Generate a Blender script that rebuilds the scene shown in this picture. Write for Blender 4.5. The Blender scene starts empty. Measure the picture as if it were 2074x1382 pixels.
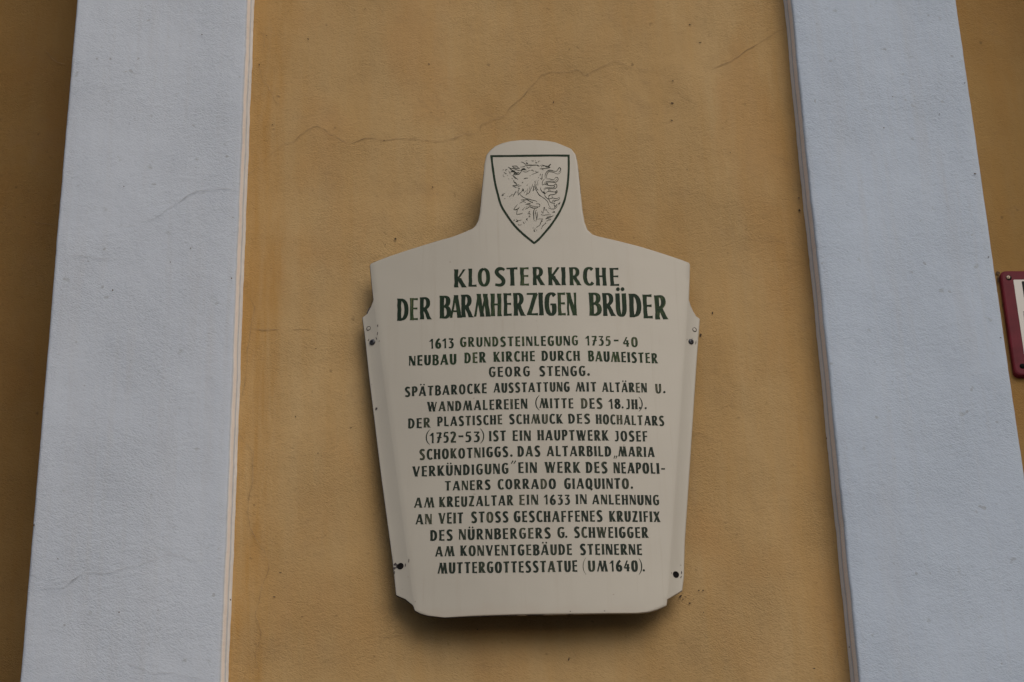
import bpy, bmesh, math, random
import numpy as np
from mathutils import Matrix, Vector, noise

random.seed(7)
SC = bpy.context.scene
COL = SC.collection

# ------------------------------------------------------------------ camera
W, H, F = 2074.0, 1382.0, 4600.0          # photograph size and focal length in its pixels
ZO = 3.83                                 # height of the aimed point above the pavement
_u = np.array([-227.0, 8541.0, -F]); _u /= np.linalg.norm(_u)
_c = -0.035
_X = np.array([1.0, -(_u[0] + _c * _u[2]) / _u[1], _c]); _X /= np.linalg.norm(_X)
_Y = np.cross(_u, _X)
RM = np.array([_X, _Y, _u])               # camera axes -> world axes
CP = -(RM @ np.array([0, 0, -1.0])) * 4.6 + np.array([0, 0, ZO])
cam = bpy.data.cameras.new('camera')
co = bpy.data.objects.new('camera', cam)
COL.objects.link(co)
M4 = Matrix([list(RM[i]) + [CP[i]] for i in range(3)] + [[0, 0, 0, 1]])
co.matrix_world = M4
cam.sensor_width = 36.0
cam.lens = F / W * 36.0
cam.clip_start = 0.05
cam.clip_end = 500
SC.camera = co

# ------------------------------------------------------------------ sky, sun, exposure
SUN_AZ, SUN_EL = math.radians(25), math.radians(39)   # to the right of the wall's normal
w = bpy.data.worlds.new('World'); SC.world = w; w.use_nodes = True
nt = w.node_tree; nt.nodes.clear()
sky = nt.nodes.new('ShaderNodeTexSky'); sky.sky_type = 'NISHITA'; sky.sun_disc = False
sky.sun_elevation = SUN_EL; sky.sun_rotation = math.pi - SUN_AZ
sky.air_density = 1.0; sky.dust_density = 3.0; sky.ozone_density = 1.0
bg = nt.nodes.new('ShaderNodeBackground'); bg.inputs[1].default_value = 0.095
wo = nt.nodes.new('ShaderNodeOutputWorld')
nt.links.new(sky.outputs[0], bg.inputs[0]); nt.links.new(bg.outputs[0], wo.inputs[0])
sl = bpy.data.lights.new('sun', 'SUN'); sl.energy = 1.3; sl.angle = math.radians(48)
sl.color = (1.0, 0.93, 0.84)
so = bpy.data.objects.new('sun', sl); COL.objects.link(so)
sd = Vector((math.sin(SUN_AZ) * math.cos(SUN_EL), -math.cos(SUN_AZ) * math.cos(SUN_EL), math.sin(SUN_EL)))
so.rotation_euler = sd.to_track_quat('Z', 'Y').to_euler()
so.location = (3, -6, 10)
SC.view_settings.view_transform = 'Standard'
SC.view_settings.look = 'None'
SC.view_settings.gamma = 1.0
SC.view_settings.use_curve_mapping = False
SC.view_settings.exposure = -0.14

# ------------------------------------------------------------------ helpers
def ray(px, py):
    return RM @ np.array([px - W / 2, -(py - H / 2), -F])

def un(px, py, y=0.0):
    """point of the plane y = const seen at a pixel of the photograph"""
    v = ray(px, py); t = (y - CP[1]) / v[1]
    return CP + v * t

def mesh(name, verts, faces, mat, parent=None, loc=None, smooth=False, uvs=None, mats=None, fm=None):
    me = bpy.data.meshes.new(name)
    off = Vector(loc) if loc is not None else (parent_world(parent) if parent else Vector((0, 0, 0)))
    me.from_pydata([tuple(Vector([float(c) for c in v]) - off) for v in verts], [], [tuple(f) for f in faces])
    for m in (mats or [mat]):
        me.materials.append(m)
    if fm is not None:
        me.polygons.foreach_set('material_index', fm)
    if uvs is not None:
        for nm, vals in uvs.items():
            ul = me.uv_layers.new(name=nm)
            data = np.array([vals[l.vertex_index] for l in me.loops], dtype=np.float32).ravel()
            ul.data.foreach_set('uv', data)
    if smooth:
        me.polygons.foreach_set('use_smooth', [True] * len(me.polygons))
    me.update()
    o = bpy.data.objects.new(name, me)
    COL.objects.link(o)
    if parent:
        o.parent = parent
    elif loc is not None:
        o.location = loc
    return o

def parent_world(p):
    v = Vector((0, 0, 0))
    while p is not None:
        v += p.location; p = p.parent
    return v

def thing(name, loc, label, cat, group=None):
    o = bpy.data.objects.new(name, None); COL.objects.link(o)
    o.location = loc; o.empty_display_size = 0.1
    o['label'] = label; o['category'] = cat
    if group: o['group'] = group
    return o

# ------------------------------------------------------------------ materials
class NT:
    def __init__(s, name):
        s.m = bpy.data.materials.new(name); s.m.use_nodes = True
        s.t = s.m.node_tree; s.t.nodes.clear()
        s.out = s.n('ShaderNodeOutputMaterial'); s.b = s.n('ShaderNodeBsdfPrincipled')
        s.l(s.b.outputs[0], s.out.inputs[0])
    def n(s, t, **k):
        o = s.t.nodes.new(t)
        for a, v in k.items(): setattr(o, a, v)
        return o
    def l(s, a, b): s.t.links.new(a, b)
    def obj(s): return s.n('ShaderNodeTexCoord').outputs['Object']
    def mapp(s, src, sc=(1, 1, 1), rot=(0, 0, 0), loc=(0, 0, 0)):
        if any(rot):                       # turn first, stretch afterwards, so grains run diagonally
            q = s.n('ShaderNodeMapping'); q.inputs['Rotation'].default_value = rot
            s.l(src, q.inputs[0]); src = q.outputs[0]; rot = (0, 0, 0)
        o = s.n('ShaderNodeMapping'); o.inputs['Scale'].default_value = sc
        o.inputs['Rotation'].default_value = rot; o.inputs['Location'].default_value = loc
        s.l(src, o.inputs[0]); return o.outputs[0]
    def noise(s, src, scale, detail=4, rough=0.6, dist=0.0):
        o = s.n('ShaderNodeTexNoise'); o.inputs['Scale'].default_value = scale
        o.inputs['Detail'].default_value = detail; o.inputs['Roughness'].default_value = rough
        o.inputs['Distortion'].default_value = dist
        s.l(src, o.inputs['Vector']); return o.outputs[0]
    def ramp(s, src, a, b, ca=(0, 0, 0, 1), cb=(1, 1, 1, 1), interp='LINEAR'):
        o = s.n('ShaderNodeValToRGB'); e = o.color_ramp.elements
        o.color_ramp.interpolation = interp
        e[0].position = a; e[1].position = b; e[0].color = ca; e[1].color = cb
        s.l(src, o.inputs[0]); return o.outputs[0]
    def mr(s, src, a, b, c=0.0, d=1.0, smooth=False):
        o = s.n('ShaderNodeMapRange'); o.clamp = True
        if smooth: o.interpolation_type = 'SMOOTHSTEP'
        for i, v in zip((1, 2, 3, 4), (a, b, c, d)): o.inputs[i].default_value = v
        s.l(src, o.inputs[0]); return o.outputs[0]
    def math(s, op, a, b=None):
        o = s.n('ShaderNodeMath', operation=op)
        for i, v in enumerate((a, b)):
            if v is None: continue
            if isinstance(v, (int, float)): o.inputs[i].default_value = v
            else: s.l(v, o.inputs[i])
        return o.outputs[0]
    def mix(s, fac, a, b, mode='MIX'):
        o = s.n('ShaderNodeMix', data_type='RGBA', blend_type=mode)
        for i, v in ((0, fac), (6, a), (7, b)):
            if isinstance(v, (int, float)): o.inputs[i].default_value = v
            elif isinstance(v, tuple): o.inputs[i].default_value = (*v, 1) if len(v) == 3 else v
            else: s.l(v, o.inputs[i])
        return o.outputs[2]
    def bump(s, h, strength, dist, prev=None):
        o = s.n('ShaderNodeBump'); o.inputs['Strength'].default_value = strength
        o.inputs['Distance'].default_value = dist
        s.l(h, o.inputs['Height'])
        if prev is not None: s.l(prev, o.inputs['Normal'])
        return o.outputs[0]
    def fin(s, col=None, rough=0.8, spec=0.3, nrm=None, **k):
        if col is not None:
            if isinstance(col, tuple): s.b.inputs['Base Color'].default_value = (*col, 1)
            else: s.l(col, s.b.inputs['Base Color'])
        if isinstance(rough, (int, float)): s.b.inputs['Roughness'].default_value = rough
        else: s.l(rough, s.b.inputs['Roughness'])
        s.b.inputs['Specular IOR Level'].default_value = spec
        if nrm is not None: s.l(nrm, s.b.inputs['Normal'])
        for a, v in k.items(): s.b.inputs[a].default_value = v
        return s.m

def plaster_relief(t, o, k=1.0, seed=0.0):
    """fine rubbed render: short diagonal grains, pits, trowel waves"""
    d1 = t.mapp(o, (1.0, 1.0, 2.3), (0, math.radians(-28), 0), (seed, 0, seed))
    d2 = t.mapp(o, (1.0, 1.0, 2.0), (0, math.radians(22), 0), (seed + 3, 0, seed))
    g1 = t.noise(d1, 150, 5, 0.72)
    g2 = t.noise(d2, 62, 3, 0.6)
    msk = t.mr(t.noise(o, 4.5, 3, 0.6), 0.35, 0.65, 0.35, 1.0)
    g = t.math('MULTIPLY', t.math('ADD', g1, t.math('MULTIPLY', g2, 0.7)), msk)
    n1 = t.bump(g, 0.95 * k, 0.0034)
    wv = t.noise(t.mapp(o, (1, 1, 0.6), loc=(seed, 0, 0)), 5.5, 4, 0.55)
    n2 = t.bump(wv, 0.8 * k, 0.012, n1)
    pit = t.ramp(t.noise(t.mapp(o, loc=(seed + 9, 0, 2)), 48, 2, 0.5), 0.70, 0.78)
    n3 = t.bump(pit, -0.8, 0.002, n2)
    return n3, pit, g1

def yellow_plaster(name='yellow_plaster', tint=(1, 1, 1), edges=True):
    t = NT(name); o = t.obj()
    n, pit, g1 = plaster_relief(t, o)
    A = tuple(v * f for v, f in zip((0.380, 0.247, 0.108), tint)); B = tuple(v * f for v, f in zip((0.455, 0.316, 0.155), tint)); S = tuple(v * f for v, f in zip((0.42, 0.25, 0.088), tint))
    big = t.noise(t.mapp(o, (1, 1, 0.45)), 2.6, 5, 0.6)
    c = t.mix(t.mr(big, 0.36, 0.64), A, B)
    bl = t.noise(t.mapp(o, (1.6, 1.6, 0.8), loc=(11, 0, 4)), 3.4, 4, 0.55, 0.4)
    c = t.mix(t.mr(bl, 0.50, 0.66, 0, 0.5), c, tuple(v * f for v, f in zip((0.40, 0.235, 0.095), tint)))
    # old limewash brushed downwards
    st = t.noise(t.mapp(o, (14, 14, 0.9)), 1.6, 5, 0.65)
    c = t.mix(t.mr(st, 0.4, 0.75, 0, 0.45), c, S)
    if edges:
        sep = t.n('ShaderNodeSeparateXYZ'); t.l(o, sep.inputs[0])
        wob = t.math('ADD', sep.outputs[0], t.math('MULTIPLY', t.math('SUBTRACT', t.noise(t.mapp(o, (3, 3, 0.8)), 3, 3), 0.5), 0.09))
        l = t.mr(wob, -0.50, -0.44, 1, 0, True)
        r = t.mr(wob, 0.50, 0.585, 0, 0.55, True)
        e = t.math('MAXIMUM', l, r)
        fine = t.noise(t.mapp(o, (60, 60, 1.6), (0, math.radians(2), 0)), 1.2, 5, 0.7, 0.3)
        mid = t.noise(t.mapp(o, (24, 24, 2.4), (0, math.radians(-3), 0), (4, 0, 2)), 1.4, 5, 0.65, 0.5)
        e = t.math('MULTIPLY', e, t.mr(fine, 0.30, 0.62, 0.35, 1.0))
        e = t.math('MULTIPLY', e, t.mr(mid, 0.34, 0.62, 0.40, 1.0))
        c = t.mix(t.math('MULTIPLY', e, 0.85), c, (0.385, 0.215, 0.066))
    # dust in the pores, pale rubbed grains
    c = t.mix(t.mr(g1, 0.28, 0.46, 0.38, 0.0), c, (0.20, 0.125, 0.062))
    c = t.mix(t.mr(g1, 0.60, 0.80, 0.0, 0.30), c, (0.52, 0.35, 0.18))
    c = t.mix(t.math('MULTIPLY', pit, 0.5), c, (0.10, 0.065, 0.035))
    rub = t.noise(t.mapp(o, (7, 7, 26), (0, math.radians(-24), 0), (2, 0, 5)), 1.6, 5, 0.7, 0.8)
    area = t.mr(t.noise(t.mapp(o, loc=(8, 0, 3)), 3.2, 3, 0.6), 0.48, 0.62)
    c = t.mix(t.math('MULTIPLY', t.mr(rub, 0.56, 0.72, 0, 0.42), area), c, (0.27, 0.175, 0.085))
    worm = t.noise(t.mapp(o, (30, 30, 60), (0, math.radians(-30), 0), (1, 0, 9)), 1.5, 3, 0.6, 1.4)
    c = t.mix(t.mr(worm, 0.70, 0.76, 0, 0.40), c, (0.19, 0.125, 0.07))
    dirt = t.noise(t.mapp(o, (1, 1, 1), loc=(5, 0, 1)), 9, 6, 0.7)
    c = t.mix(t.mr(dirt, 0.55, 0.8, 0, 0.35), c, (0.25, 0.165, 0.09))
    return t.fin(c, 0.92, 0.12, n)

def white_plaster(name, seed, cool=(1, 1, 1)):
    t = NT(name); o = t.obj()
    n, pit, g1 = plaster_relief(t, o, 0.8, seed)
    A = tuple(v * f for v, f in zip((0.445, 0.486, 0.550), cool)); B = tuple(v * f for v, f in zip((0.495, 0.537, 0.60), cool))
    c = t.mix(t.mr(t.noise(t.mapp(o, (1, 1, 0.5), loc=(seed, 0, 0)), 3.1, 5, 0.6), 0.3, 0.7), A, B)
    st = t.noise(t.mapp(o, (26, 26, 1.1), loc=(seed, 0, 0)), 1.5, 5, 0.7)
    c = t.mix(t.mr(st, 0.5, 0.78, 0, 0.35), c, (0.43, 0.43, 0.445))
    c = t.mix(t.mr(g1, 0.25, 0.45, 0.30, 0.0), c, (0.33, 0.34, 0.36))
    c = t.mix(t.math('MULTIPLY', pit, 0.35), c, (0.22, 0.22, 0.22))
    sp = t.ramp(t.noise(t.mapp(o, loc=(seed + 4, 0, 0)), 60, 1, 0.4), 0.775, 0.80)
    c = t.mix(t.math('MULTIPLY', sp, 0.4), c, (0.2, 0.19, 0.18))
    # old peach coat on the reveals, then white; both lightened to imitate light
    sep = t.n('ShaderNodeSeparateXYZ'); t.l(o, sep.inputs[0])
    yy = t.math('ADD', sep.outputs[1], t.math('MULTIPLY', t.math('SUBTRACT', t.noise(t.mapp(o, (1, 1, 1)), 6, 4), 0.5), 0.006))
    a = t.mr(yy, -0.0505, -0.0465, 0, 1); b = t.mr(yy, -0.030, -0.022, 1, 0)
    band = t.math('MULTIPLY', a, b)
    bc = t.mix(t.mr(t.noise(t.mapp(o, (40, 90, 1.0)), 1.0, 4), 0.35, 0.65), (0.86, 0.74, 0.64), (0.86, 0.82, 0.77))
    c = t.mix(t.math('MULTIPLY', band, 0.9), c, bc)
    d = t.mr(yy, -0.024, -0.016, 0, 0.9)
    c = t.mix(d, c, (0.88, 0.88, 0.87))
    return t.fin(c, 0.9, 0.12, n)

def plain(name, col, rough=0.6, spec=0.3, scale=40, amt=0.25, bump=0.0, metal=0.0):
    t = NT(name); o = t.obj()
    nz = t.noise(o, scale, 4, 0.6)
    c = t.mix(t.mr(nz, 0.3, 0.7, 0, 1), tuple(x * (1 - amt) for x in col), tuple(min(1, x * (1 + amt)) for x in col))
    n = t.bump(nz, 0.4, bump) if bump else None
    return t.fin(c, rough, spec, n, Metallic=metal)

def enamel():
    t = NT('cream_enamel'); o = t.obj()
    c = t.mix(t.mr(t.noise(o, 5, 3, 0.5), 0.3, 0.7), (0.388, 0.360, 0.304), (0.410, 0.382, 0.322))
    c = t.mix(t.mr(t.noise(t.mapp(o, (30, 30, 2)), 1.3, 4, 0.6), 0.55, 0.85, 0, 0.30), c, (0.33, 0.285, 0.225))
    dr = t.noise(t.mapp(o, (55, 55, 1.6), loc=(9, 0, 2)), 1.4, 5, 0.7)
    c = t.mix(t.mr(dr, 0.60, 0.80, 0, 0.30), c, (0.27, 0.225, 0.165))
    fl = t.ramp(t.noise(t.mapp(o, loc=(3, 1, 7)), 70, 1, 0.4), 0.79, 0.81)
    c = t.mix(t.math('MULTIPLY', fl, 0.55), c, (0.22, 0.18, 0.14))
    sep = t.n('ShaderNodeSeparateXYZ'); t.l(o, sep.inputs[0])
    # grime that settled along the lower lip
    low = t.mr(t.math('ADD', sep.outputs[2], t.math('MULTIPLY', t.noise(o, 14, 4), 0.05)), 0.02, 0.055, 0.28, 0.0, True)
    c = t.mix(low, c, (0.36, 0.29, 0.22))
    n = t.bump(t.noise(o, 7, 2, 0.5), 0.5, 0.004)
    n = t.bump(t.noise(o, 260, 2, 0.5), 0.12, 0.0006, n)
    return t.fin(c, 0.38, 0.35, n)

def worn_edge():
    t = NT('chipped_steel_edge'); o = t.obj()
    sx = t.n('ShaderNodeSeparateXYZ'); t.l(o, sx.inputs[0])
    m = t.ramp(t.math('ADD', t.noise(o, 16, 5, 0.65), t.math('MULTIPLY', sx.outputs[0], 0.55)), 0.46, 0.52)
    c = t.mix(m, (0.030, 0.026, 0.032), (0.36, 0.31, 0.25))
    return t.fin(c, 0.6, 0.3)

def paint(name, dark, light, body):
    """brush-painted lettering: streaks run along each stroke, thin paint lets lighter green through"""
    t = NT(name)
    uv = t.n('ShaderNodeUVMap', uv_map='stroke').outputs[0]
    rn = t.n('ShaderNodeUVMap', uv_map='ink').outputs[0]
    sp = t.n('ShaderNodeSeparateXYZ'); t.l(uv, sp.inputs[0])
    sr = t.n('ShaderNodeSeparateXYZ'); t.l(rn, sr.inputs[0])
    cb = t.n('ShaderNodeCombineXYZ')
    t.l(t.math('MULTIPLY', sp.outputs[0], 0.055), cb.inputs[0])
    t.l(t.math('MULTIPLY', sp.outputs[1], 3.6), cb.inputs[1])
    t.l(t.math('MULTIPLY', sr.outputs[0], 43.0), cb.inputs[2])
    nz = t.noise(cb.outputs[0], 1.0, 4, 0.65, 0.4)
    # per-letter paint load moves the threshold
    v = t.math('ADD', nz, t.mr(sr.outputs[1], 0, 1, -0.16, 0.13))
    c = t.mix(t.mr(v, 0.46, 0.62), dark, light)
    c = t.mix(t.mr(v, 0.64, 0.74, 0, 0.8), c, body)
    return t.fin(c, 0.6, 0.12)

M_YEL = yellow_plaster()
M_YEL2 = yellow_plaster('shade_tinted_yellow_plaster', (0.68, 0.64, 0.53), edges=False)  # outer bays coloured darker and richer to carry part of their shade
M_WL = white_plaster('white_limewash_left', 0.0)
M_WR = white_plaster('white_limewash_right', 11.0, (0.92, 0.97, 1.02))  # cooler tint puts the bluish sky light into this pilaster's colour
M_EN = enamel()
M_EDGE = worn_edge()
M_STEEL = plain('dark_sheet_steel', (0.05, 0.045, 0.045), 0.6, 0.3)
M_GREEN = paint('green_sign_paint', (0.010, 0.022, 0.012), (0.022, 0.045, 0.017), (0.12, 0.125, 0.06))
M_DARK = paint('dark_green_sign_paint', (0.013, 0.021, 0.015), (0.030, 0.040, 0.025), (0.14, 0.125, 0.08))
M_INK = plain('fine_dark_ink', (0.020, 0.024, 0.016), 0.6, 0.12, 300, 0.4)
M_INKP = plain('thin_olive_ink', (0.17, 0.155, 0.095), 0.5, 0.3, 300, 0.3)
M_CHIP = plain('bare_iron_chip', (0.052, 0.042, 0.042), 0.6, 0.3, 400, 0.5)
M_SCREW = plain('black_screw', (0.035, 0.037, 0.045), 0.42, 0.5, 200, 0.4)
M_HOLE = plain('dark_screw_socket', (0.008, 0.007, 0.007), 0.9, 0.1)
M_CRK = plain('yellow_plaster_crack', (0.295, 0.200, 0.106), 0.95, 0.05, 30, 0.5)
M_CRKW = plain('white_plaster_crack', (0.40, 0.415, 0.44), 0.95, 0.05, 30, 0.4)
M_GRIME = plain('soot_speck', (0.09, 0.06, 0.04), 0.95, 0.05, 100, 0.5)
M_RED = plain('dark_red_enamel', (0.105, 0.008, 0.018), 0.55, 0.16, 25, 0.18)
M_WPAN = plain('white_sign_panel', (0.50, 0.49, 0.47), 0.4, 0.4, 12, 0.06)
M_BLK = plain('black_print', (0.010, 0.011, 0.013), 0.6, 0.15)
M_BRASS = plain('tarnished_screw', (0.42, 0.34, 0.27), 0.4, 0.5, 200, 0.3, metal=0.6)
M_PAVE = plain('pavement_stone', (0.11, 0.10, 0.09), 0.9, 0.2, 3, 0.3)

# ------------------------------------------------------------------ ground
mesh('pavement', [(-60, 0.6, 0), (60, 0.6, 0), (60, -60, 0), (-60, -60, 0)], [(0, 3, 2, 1)], M_PAVE)['kind'] = 'structure'

# ------------------------------------------------------------------ facade
D = 0.055                                 # how far the pilasters stand proud
XLf, XLb = -0.9235, -0.5565                 # left pilaster
XRb, XRf = 0.627, 0.990                   # right pilaster
YL, YR = 0.42, 0.10                       # back of the deep left bay, plane of the right bay
ZT = 9.0
fac = thing('church_facade', (0, 0, 0), 'yellow plastered facade with two broad white pilasters framing the memorial plaque', 'building')

def nz(a, b, c=0.0): return noise.noise(Vector((a, b, c)))

def wall_sheet(name, x0, x1, y, z0, z1, dx, mat, amp=0.0016, zf=(2.9, 5.0)):
    """plaster sheet, finely divided and gently uneven where it is looked at"""
    xs = np.linspace(x0, x1, max(2, int((x1 - x0) / dx) + 1))
    zs = [z for z in (z0, (z0 + zf[0]) / 2) if z < zf[0] - 1e-6] + list(np.arange(zf[0], zf[1], dx)) + [zf[1], z1]
    V = []; Fc = []
    for z in zs:
        for x in xs:
            d = amp * (nz(x * 3.1, z * 2.3, 1.7) * 1.6 + nz(x * 9, z * 6, 5.1) * 0.7 + nz(x * 26, z * 19, 2.2) * 0.28)
            V.append((x, y + d, z))
    n = len(xs)
    for j in range(len(zs) - 1):
        for i in range(n - 1):
            a = j * n + i
            Fc.append((a, a + 1, a + n + 1, a + n))
    return mesh(name, V, Fc, mat, fac, smooth=True)

wp = wall_sheet('wall_panel', XLb - 0.03, XRb + 0.03, 0.0, 0.0, ZT, 0.02, M_YEL)
wp['label'] = 'yellow wall panel between the white pilasters'
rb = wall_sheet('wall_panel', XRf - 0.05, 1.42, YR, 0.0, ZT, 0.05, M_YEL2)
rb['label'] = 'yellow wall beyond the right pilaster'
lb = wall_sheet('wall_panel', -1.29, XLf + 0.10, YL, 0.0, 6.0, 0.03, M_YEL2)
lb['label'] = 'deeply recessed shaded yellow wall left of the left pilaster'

def box_faces(x0, x1, y0, y1, z0, z1):
    V = [(x0, y0, z0), (x1, y0, z0), (x1, y1, z0), (x0, y1, z0), (x0, y0, z1), (x1, y0, z1), (x1, y1, z1), (x0, y1, z1)]
    Fq = [(0, 3, 2, 1), (4, 5, 6, 7), (0, 1, 5, 4), (1, 2, 6, 5), (2, 3, 7, 6), (3, 0, 4, 7)]
    return V, Fq

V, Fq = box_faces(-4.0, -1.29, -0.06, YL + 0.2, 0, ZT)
mesh('added_shade_pier', V, Fq, M_YEL2, fac)  # unseen pier added to narrow the left bay and deepen its shade
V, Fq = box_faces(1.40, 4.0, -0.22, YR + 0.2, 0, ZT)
mesh('added_shade_pier', V, Fq, M_YEL2, fac)  # unseen pier added to darken the right bay
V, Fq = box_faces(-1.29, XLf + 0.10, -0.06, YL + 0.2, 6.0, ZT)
mesh('added_shade_lintel', V, Fq, M_YEL2, fac)  # unseen, added above the left bay to keep light out of it

def pilaster(x0, x1, yb0, yb1, mat, wl, wr, sp0=0.0, sp1=0.0):
    """hand-run corners: rounded and slightly wavy from bottom to top"""
    r = 0.006
    prof = []                              # (x, y, side)  side -1 left, +1 right
    for y in (yb0, 0.0, -0.024, -0.046): prof.append((x0 + sp0 * min(1, (D + y) / D), y, -1))   # reveals are run slightly splayed
    for k in range(5):
        a = math.pi / 2 * k / 4
        prof.append((x0 + r - r * math.cos(a), -D + r - r * math.sin(a), -1))
    nx = 14
    for k in range(1, nx): prof.append((x0 + (x1 - x0) * k / nx, -D, 0))
    for k in range(5):
        a = math.pi / 2 * k / 4
        prof.append((x1 - r + r * math.sin(a), -D + r - r * math.cos(a), 1))
    for y in (-0.046, -0.024, 0.0, yb1): prof.append((x1 + sp1 * min(1, (D + y) / D), y, 1))
    zs = [0.0, 1.5] + list(np.arange(2.9, 5.02, 0.012)) + [ZT]
    V = []; Fc = []
    for z in zs:
        for (x, y, s) in prof:
            wob = 0.0
            amp = wl if s < 0 else wr
            if s: wob = amp * (nz(z * 1.6, s * 9, x0) * 1.0 + nz(z * 9, s * 5, x0) * 0.5 + nz(z * 34, s, 3) * 0.35 + nz(z * 90, s, 7) * 0.2)
            dy = 0.0011 * (nz(x * 5, z * 3, 8) + 0.5 * nz(x * 18, z * 14, 3)) if y < -D + 0.002 else 0
            V.append((x + wob * 0.9, y + dy, z))
    n = len(prof)
    for j in range(len(zs) - 1):
        for i in range(n - 1):
            a = j * n + i
            Fc.append((a, a + 1, a + n + 1, a + n))
    return mesh('pilaster', V, Fc, mat, fac, smooth=True)

pl = pilaster(XLf, XLb, YL, 0.01, M_WL, 0.0016, 0.0026, 0.0, 0.0105); pl['label'] = 'broad white pilaster on the left'
pr = pilaster(XRb, XRf, 0.01, YR + 0.01, M_WR, 0.0028, 0.0016, -0.0065, 0.0); pr['label'] = 'broad white pilaster on the right'

# plaster cracks, pits and scratches, each traced on its own wall
def tr(ox, oy, s, pts): return [(ox + x / s, oy + y / s) for x, y in pts]

def crack(pts, y, wpx, mat, jit=1.2, lift=0.0022):
    P = []
    rnd = random.Random(int(pts[0][0] * 7 + pts[0][1]))
    for (a, b) in zip(pts[:-1], pts[1:]):
        L = math.hypot(b[0] - a[0], b[1] - a[1]); n = max(1, int(L / 5))
        for k in range(n):
            t = k / n
            j = jit if k else 0
            P.append((a[0] + (b[0] - a[0]) * t + rnd.uniform(-j, j) * 0.6, a[1] + (b[1] - a[1]) * t + rnd.uniform(-j, j) * 0.6))
    P.append(pts[-1])
    V = []; Fc = []
    n = len(P); ph = rnd.uniform(0, 9)
    for i, (x, yy) in enumerate(P):
        a = P[max(0, i - 1)]; b = P[min(n - 1, i + 1)]
        dx, dy = b[0] - a[0], b[1] - a[1]; L = math.hypot(dx, dy) or 1
        e = min(1, 6 * min(i, n - 1 - i) / n + 0.15)
        hw = 0.26 * wpx * e * max(0.28, 0.78 + 1.0 * nz(i * 0.37, ph, 2) + rnd.uniform(-0.3, 0.3))
        for s in (-1, 1):
            V.append(un(x - dy / L * hw * s, yy + dx / L * hw * s, y - lift))
        if i: Fc.append((2 * i - 2, 2 * i - 1, 2 * i + 1, 2 * i))
    return mesh('crack', V, Fc, mat, fac)

c5 = tr(480, 180, 3.455, [(70,600),(130,560),(200,490),(260,435),(340,380),(400,372),(440,325),(500,285),(560,260),(600,275),(655,325),(690,330),(740,370),(820,378),(900,345),(960,348),(1030,365),(1110,348),(1250,352),(1330,362),(1430,370),(1530,340),(1590,315),(1660,318),(1700,290),(1710,250),(1780,220),(1880,190),(1910,130),(1990,65),(2040,10)])
c6 = tr(1040, 0, 3.455, [(60,680),(110,620),(170,560),(200,522),(260,505),(380,505),(450,488),(500,530),(600,478),(700,428),(740,432),(800,465),(900,490),(1000,495),(1080,475),(1150,470),(1190,495)])
crack(c5 + c6, 0, 1.5, M_CRK)
crack(tr(480, 180, 3.455, [(60,612),(75,600),(95,588),(135,560)]), 0, 2.4, M_CRK)
crack(tr(480, 180, 3.455, [(645,325),(660,324),(680,326)]), 0, 2.6, M_CRK)
crack(tr(1040, 0, 3.455, [(1380,530),(1390,480),(1520,430),(1600,375),(1640,345),(1740,290),(1850,220),(1910,190)]), 0, 1.7, M_CRK)
crack(tr(440, 560, 3.14, [(165,95),(215,145),(240,200),(222,280),(215,330),(205,420),(190,470),(190,560),(175,690),(155,770),(148,840)]), 0, 1.8, M_CRK)
crack(tr(440, 560, 3.14, [(220,330),(250,335),(290,342),(330,342),(400,338)]), 0, 2.0, M_CRK)
crack(tr(440, 560, 3.14, [(400,338),(540,335),(620,345),(700,370),(800,378),(850,355),(900,320)]), 0, 0.9, M_CRK)
crack(tr(440, 560, 3.14, [(130,960),(140,1000),(170,1050),(230,1120),(225,1200),(230,1300),(205,1382)]), 0, 1.5, M_CRK)
crack(tr(480, 900, 2.867, [(75,0),(90,100),(90,220),(70,300),(62,390),(75,480),(110,550),(150,610),(185,660),(185,730),(145,820),(130,900),(105,990),(125,1050),(140,1090),(130,1150),(105,1210),(110,1260),(128,1310),(125,1390)]), 0, 1.7, M_CRK)
crack(tr(500, 0, 4.148, [(80,240),(100,262),(140,290),(148,340),(140,420)]), 0, 1.3, M_CRK)
crack(tr(500, 0, 4.148, [(105,500),(98,540),(110,590),(135,690),(180,720),(225,830),(240,860),(290,890)]), 0, 1.6, M_CRK)
crack(tr(500, 0, 4.148, [(95,0),(80,30),(68,60)]), 0, 1.8, M_CRK)
crack(tr(1200, 420, 4.065, [(1370,272),(1550,285),(1650,300),(1780,298)]), 0, 0.9, M_CRK)
crack(tr(740, 1180, 2.88, [(95,325),(140,318),(205,305)]), 0, 1.5, M_CRK)
crack(tr(740, 1180, 2.88, [(420,478),(560,482),(720,488),(870,488)]), 0, 0.8, M_CRK)
crack(tr(740, 1180, 2.88, [(1790,262),(1820,300),(1850,330),(1872,352)]), 0, 1.2, M_CRK)
crack(tr(1380, 850, 2.6, [(800,1340),(800,1290),(822,1230),(825,1195)]), 0, 1.2, M_CRK)
crack(tr(0, 0, 3.455, [(305,345),(340,378),(365,410),(400,438),(460,450)]), YL, 2.2, M_CRK)
crack(tr(0, 400, 2.7625, [(170,135),(230,145),(320,158)]), YL, 1.6, M_CRK)
for pts, wv in (([(690,500),(760,495),(850,490),(950,465)], 0.8),
                ([(620,490),(690,500)], 0.8),
                ([(840,455),(960,435),(1040,390),(1110,335),(1230,260),(1290,210),(1370,170),(1520,165),(1590,140),(1700,155),(1780,185)], 1.5),
                ([(1215,265),(1250,245),(1290,212)], 2.2),
                ([(1782,178),(1795,192),(1808,200)], 2.2),
                ([(130,770),(165,790),(200,770),(280,772),(400,790),(560,808),(660,798)], 1.1)):
    crack(tr(100, 350, 4.607, pts), -D, wv, M_CRKW)
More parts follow.
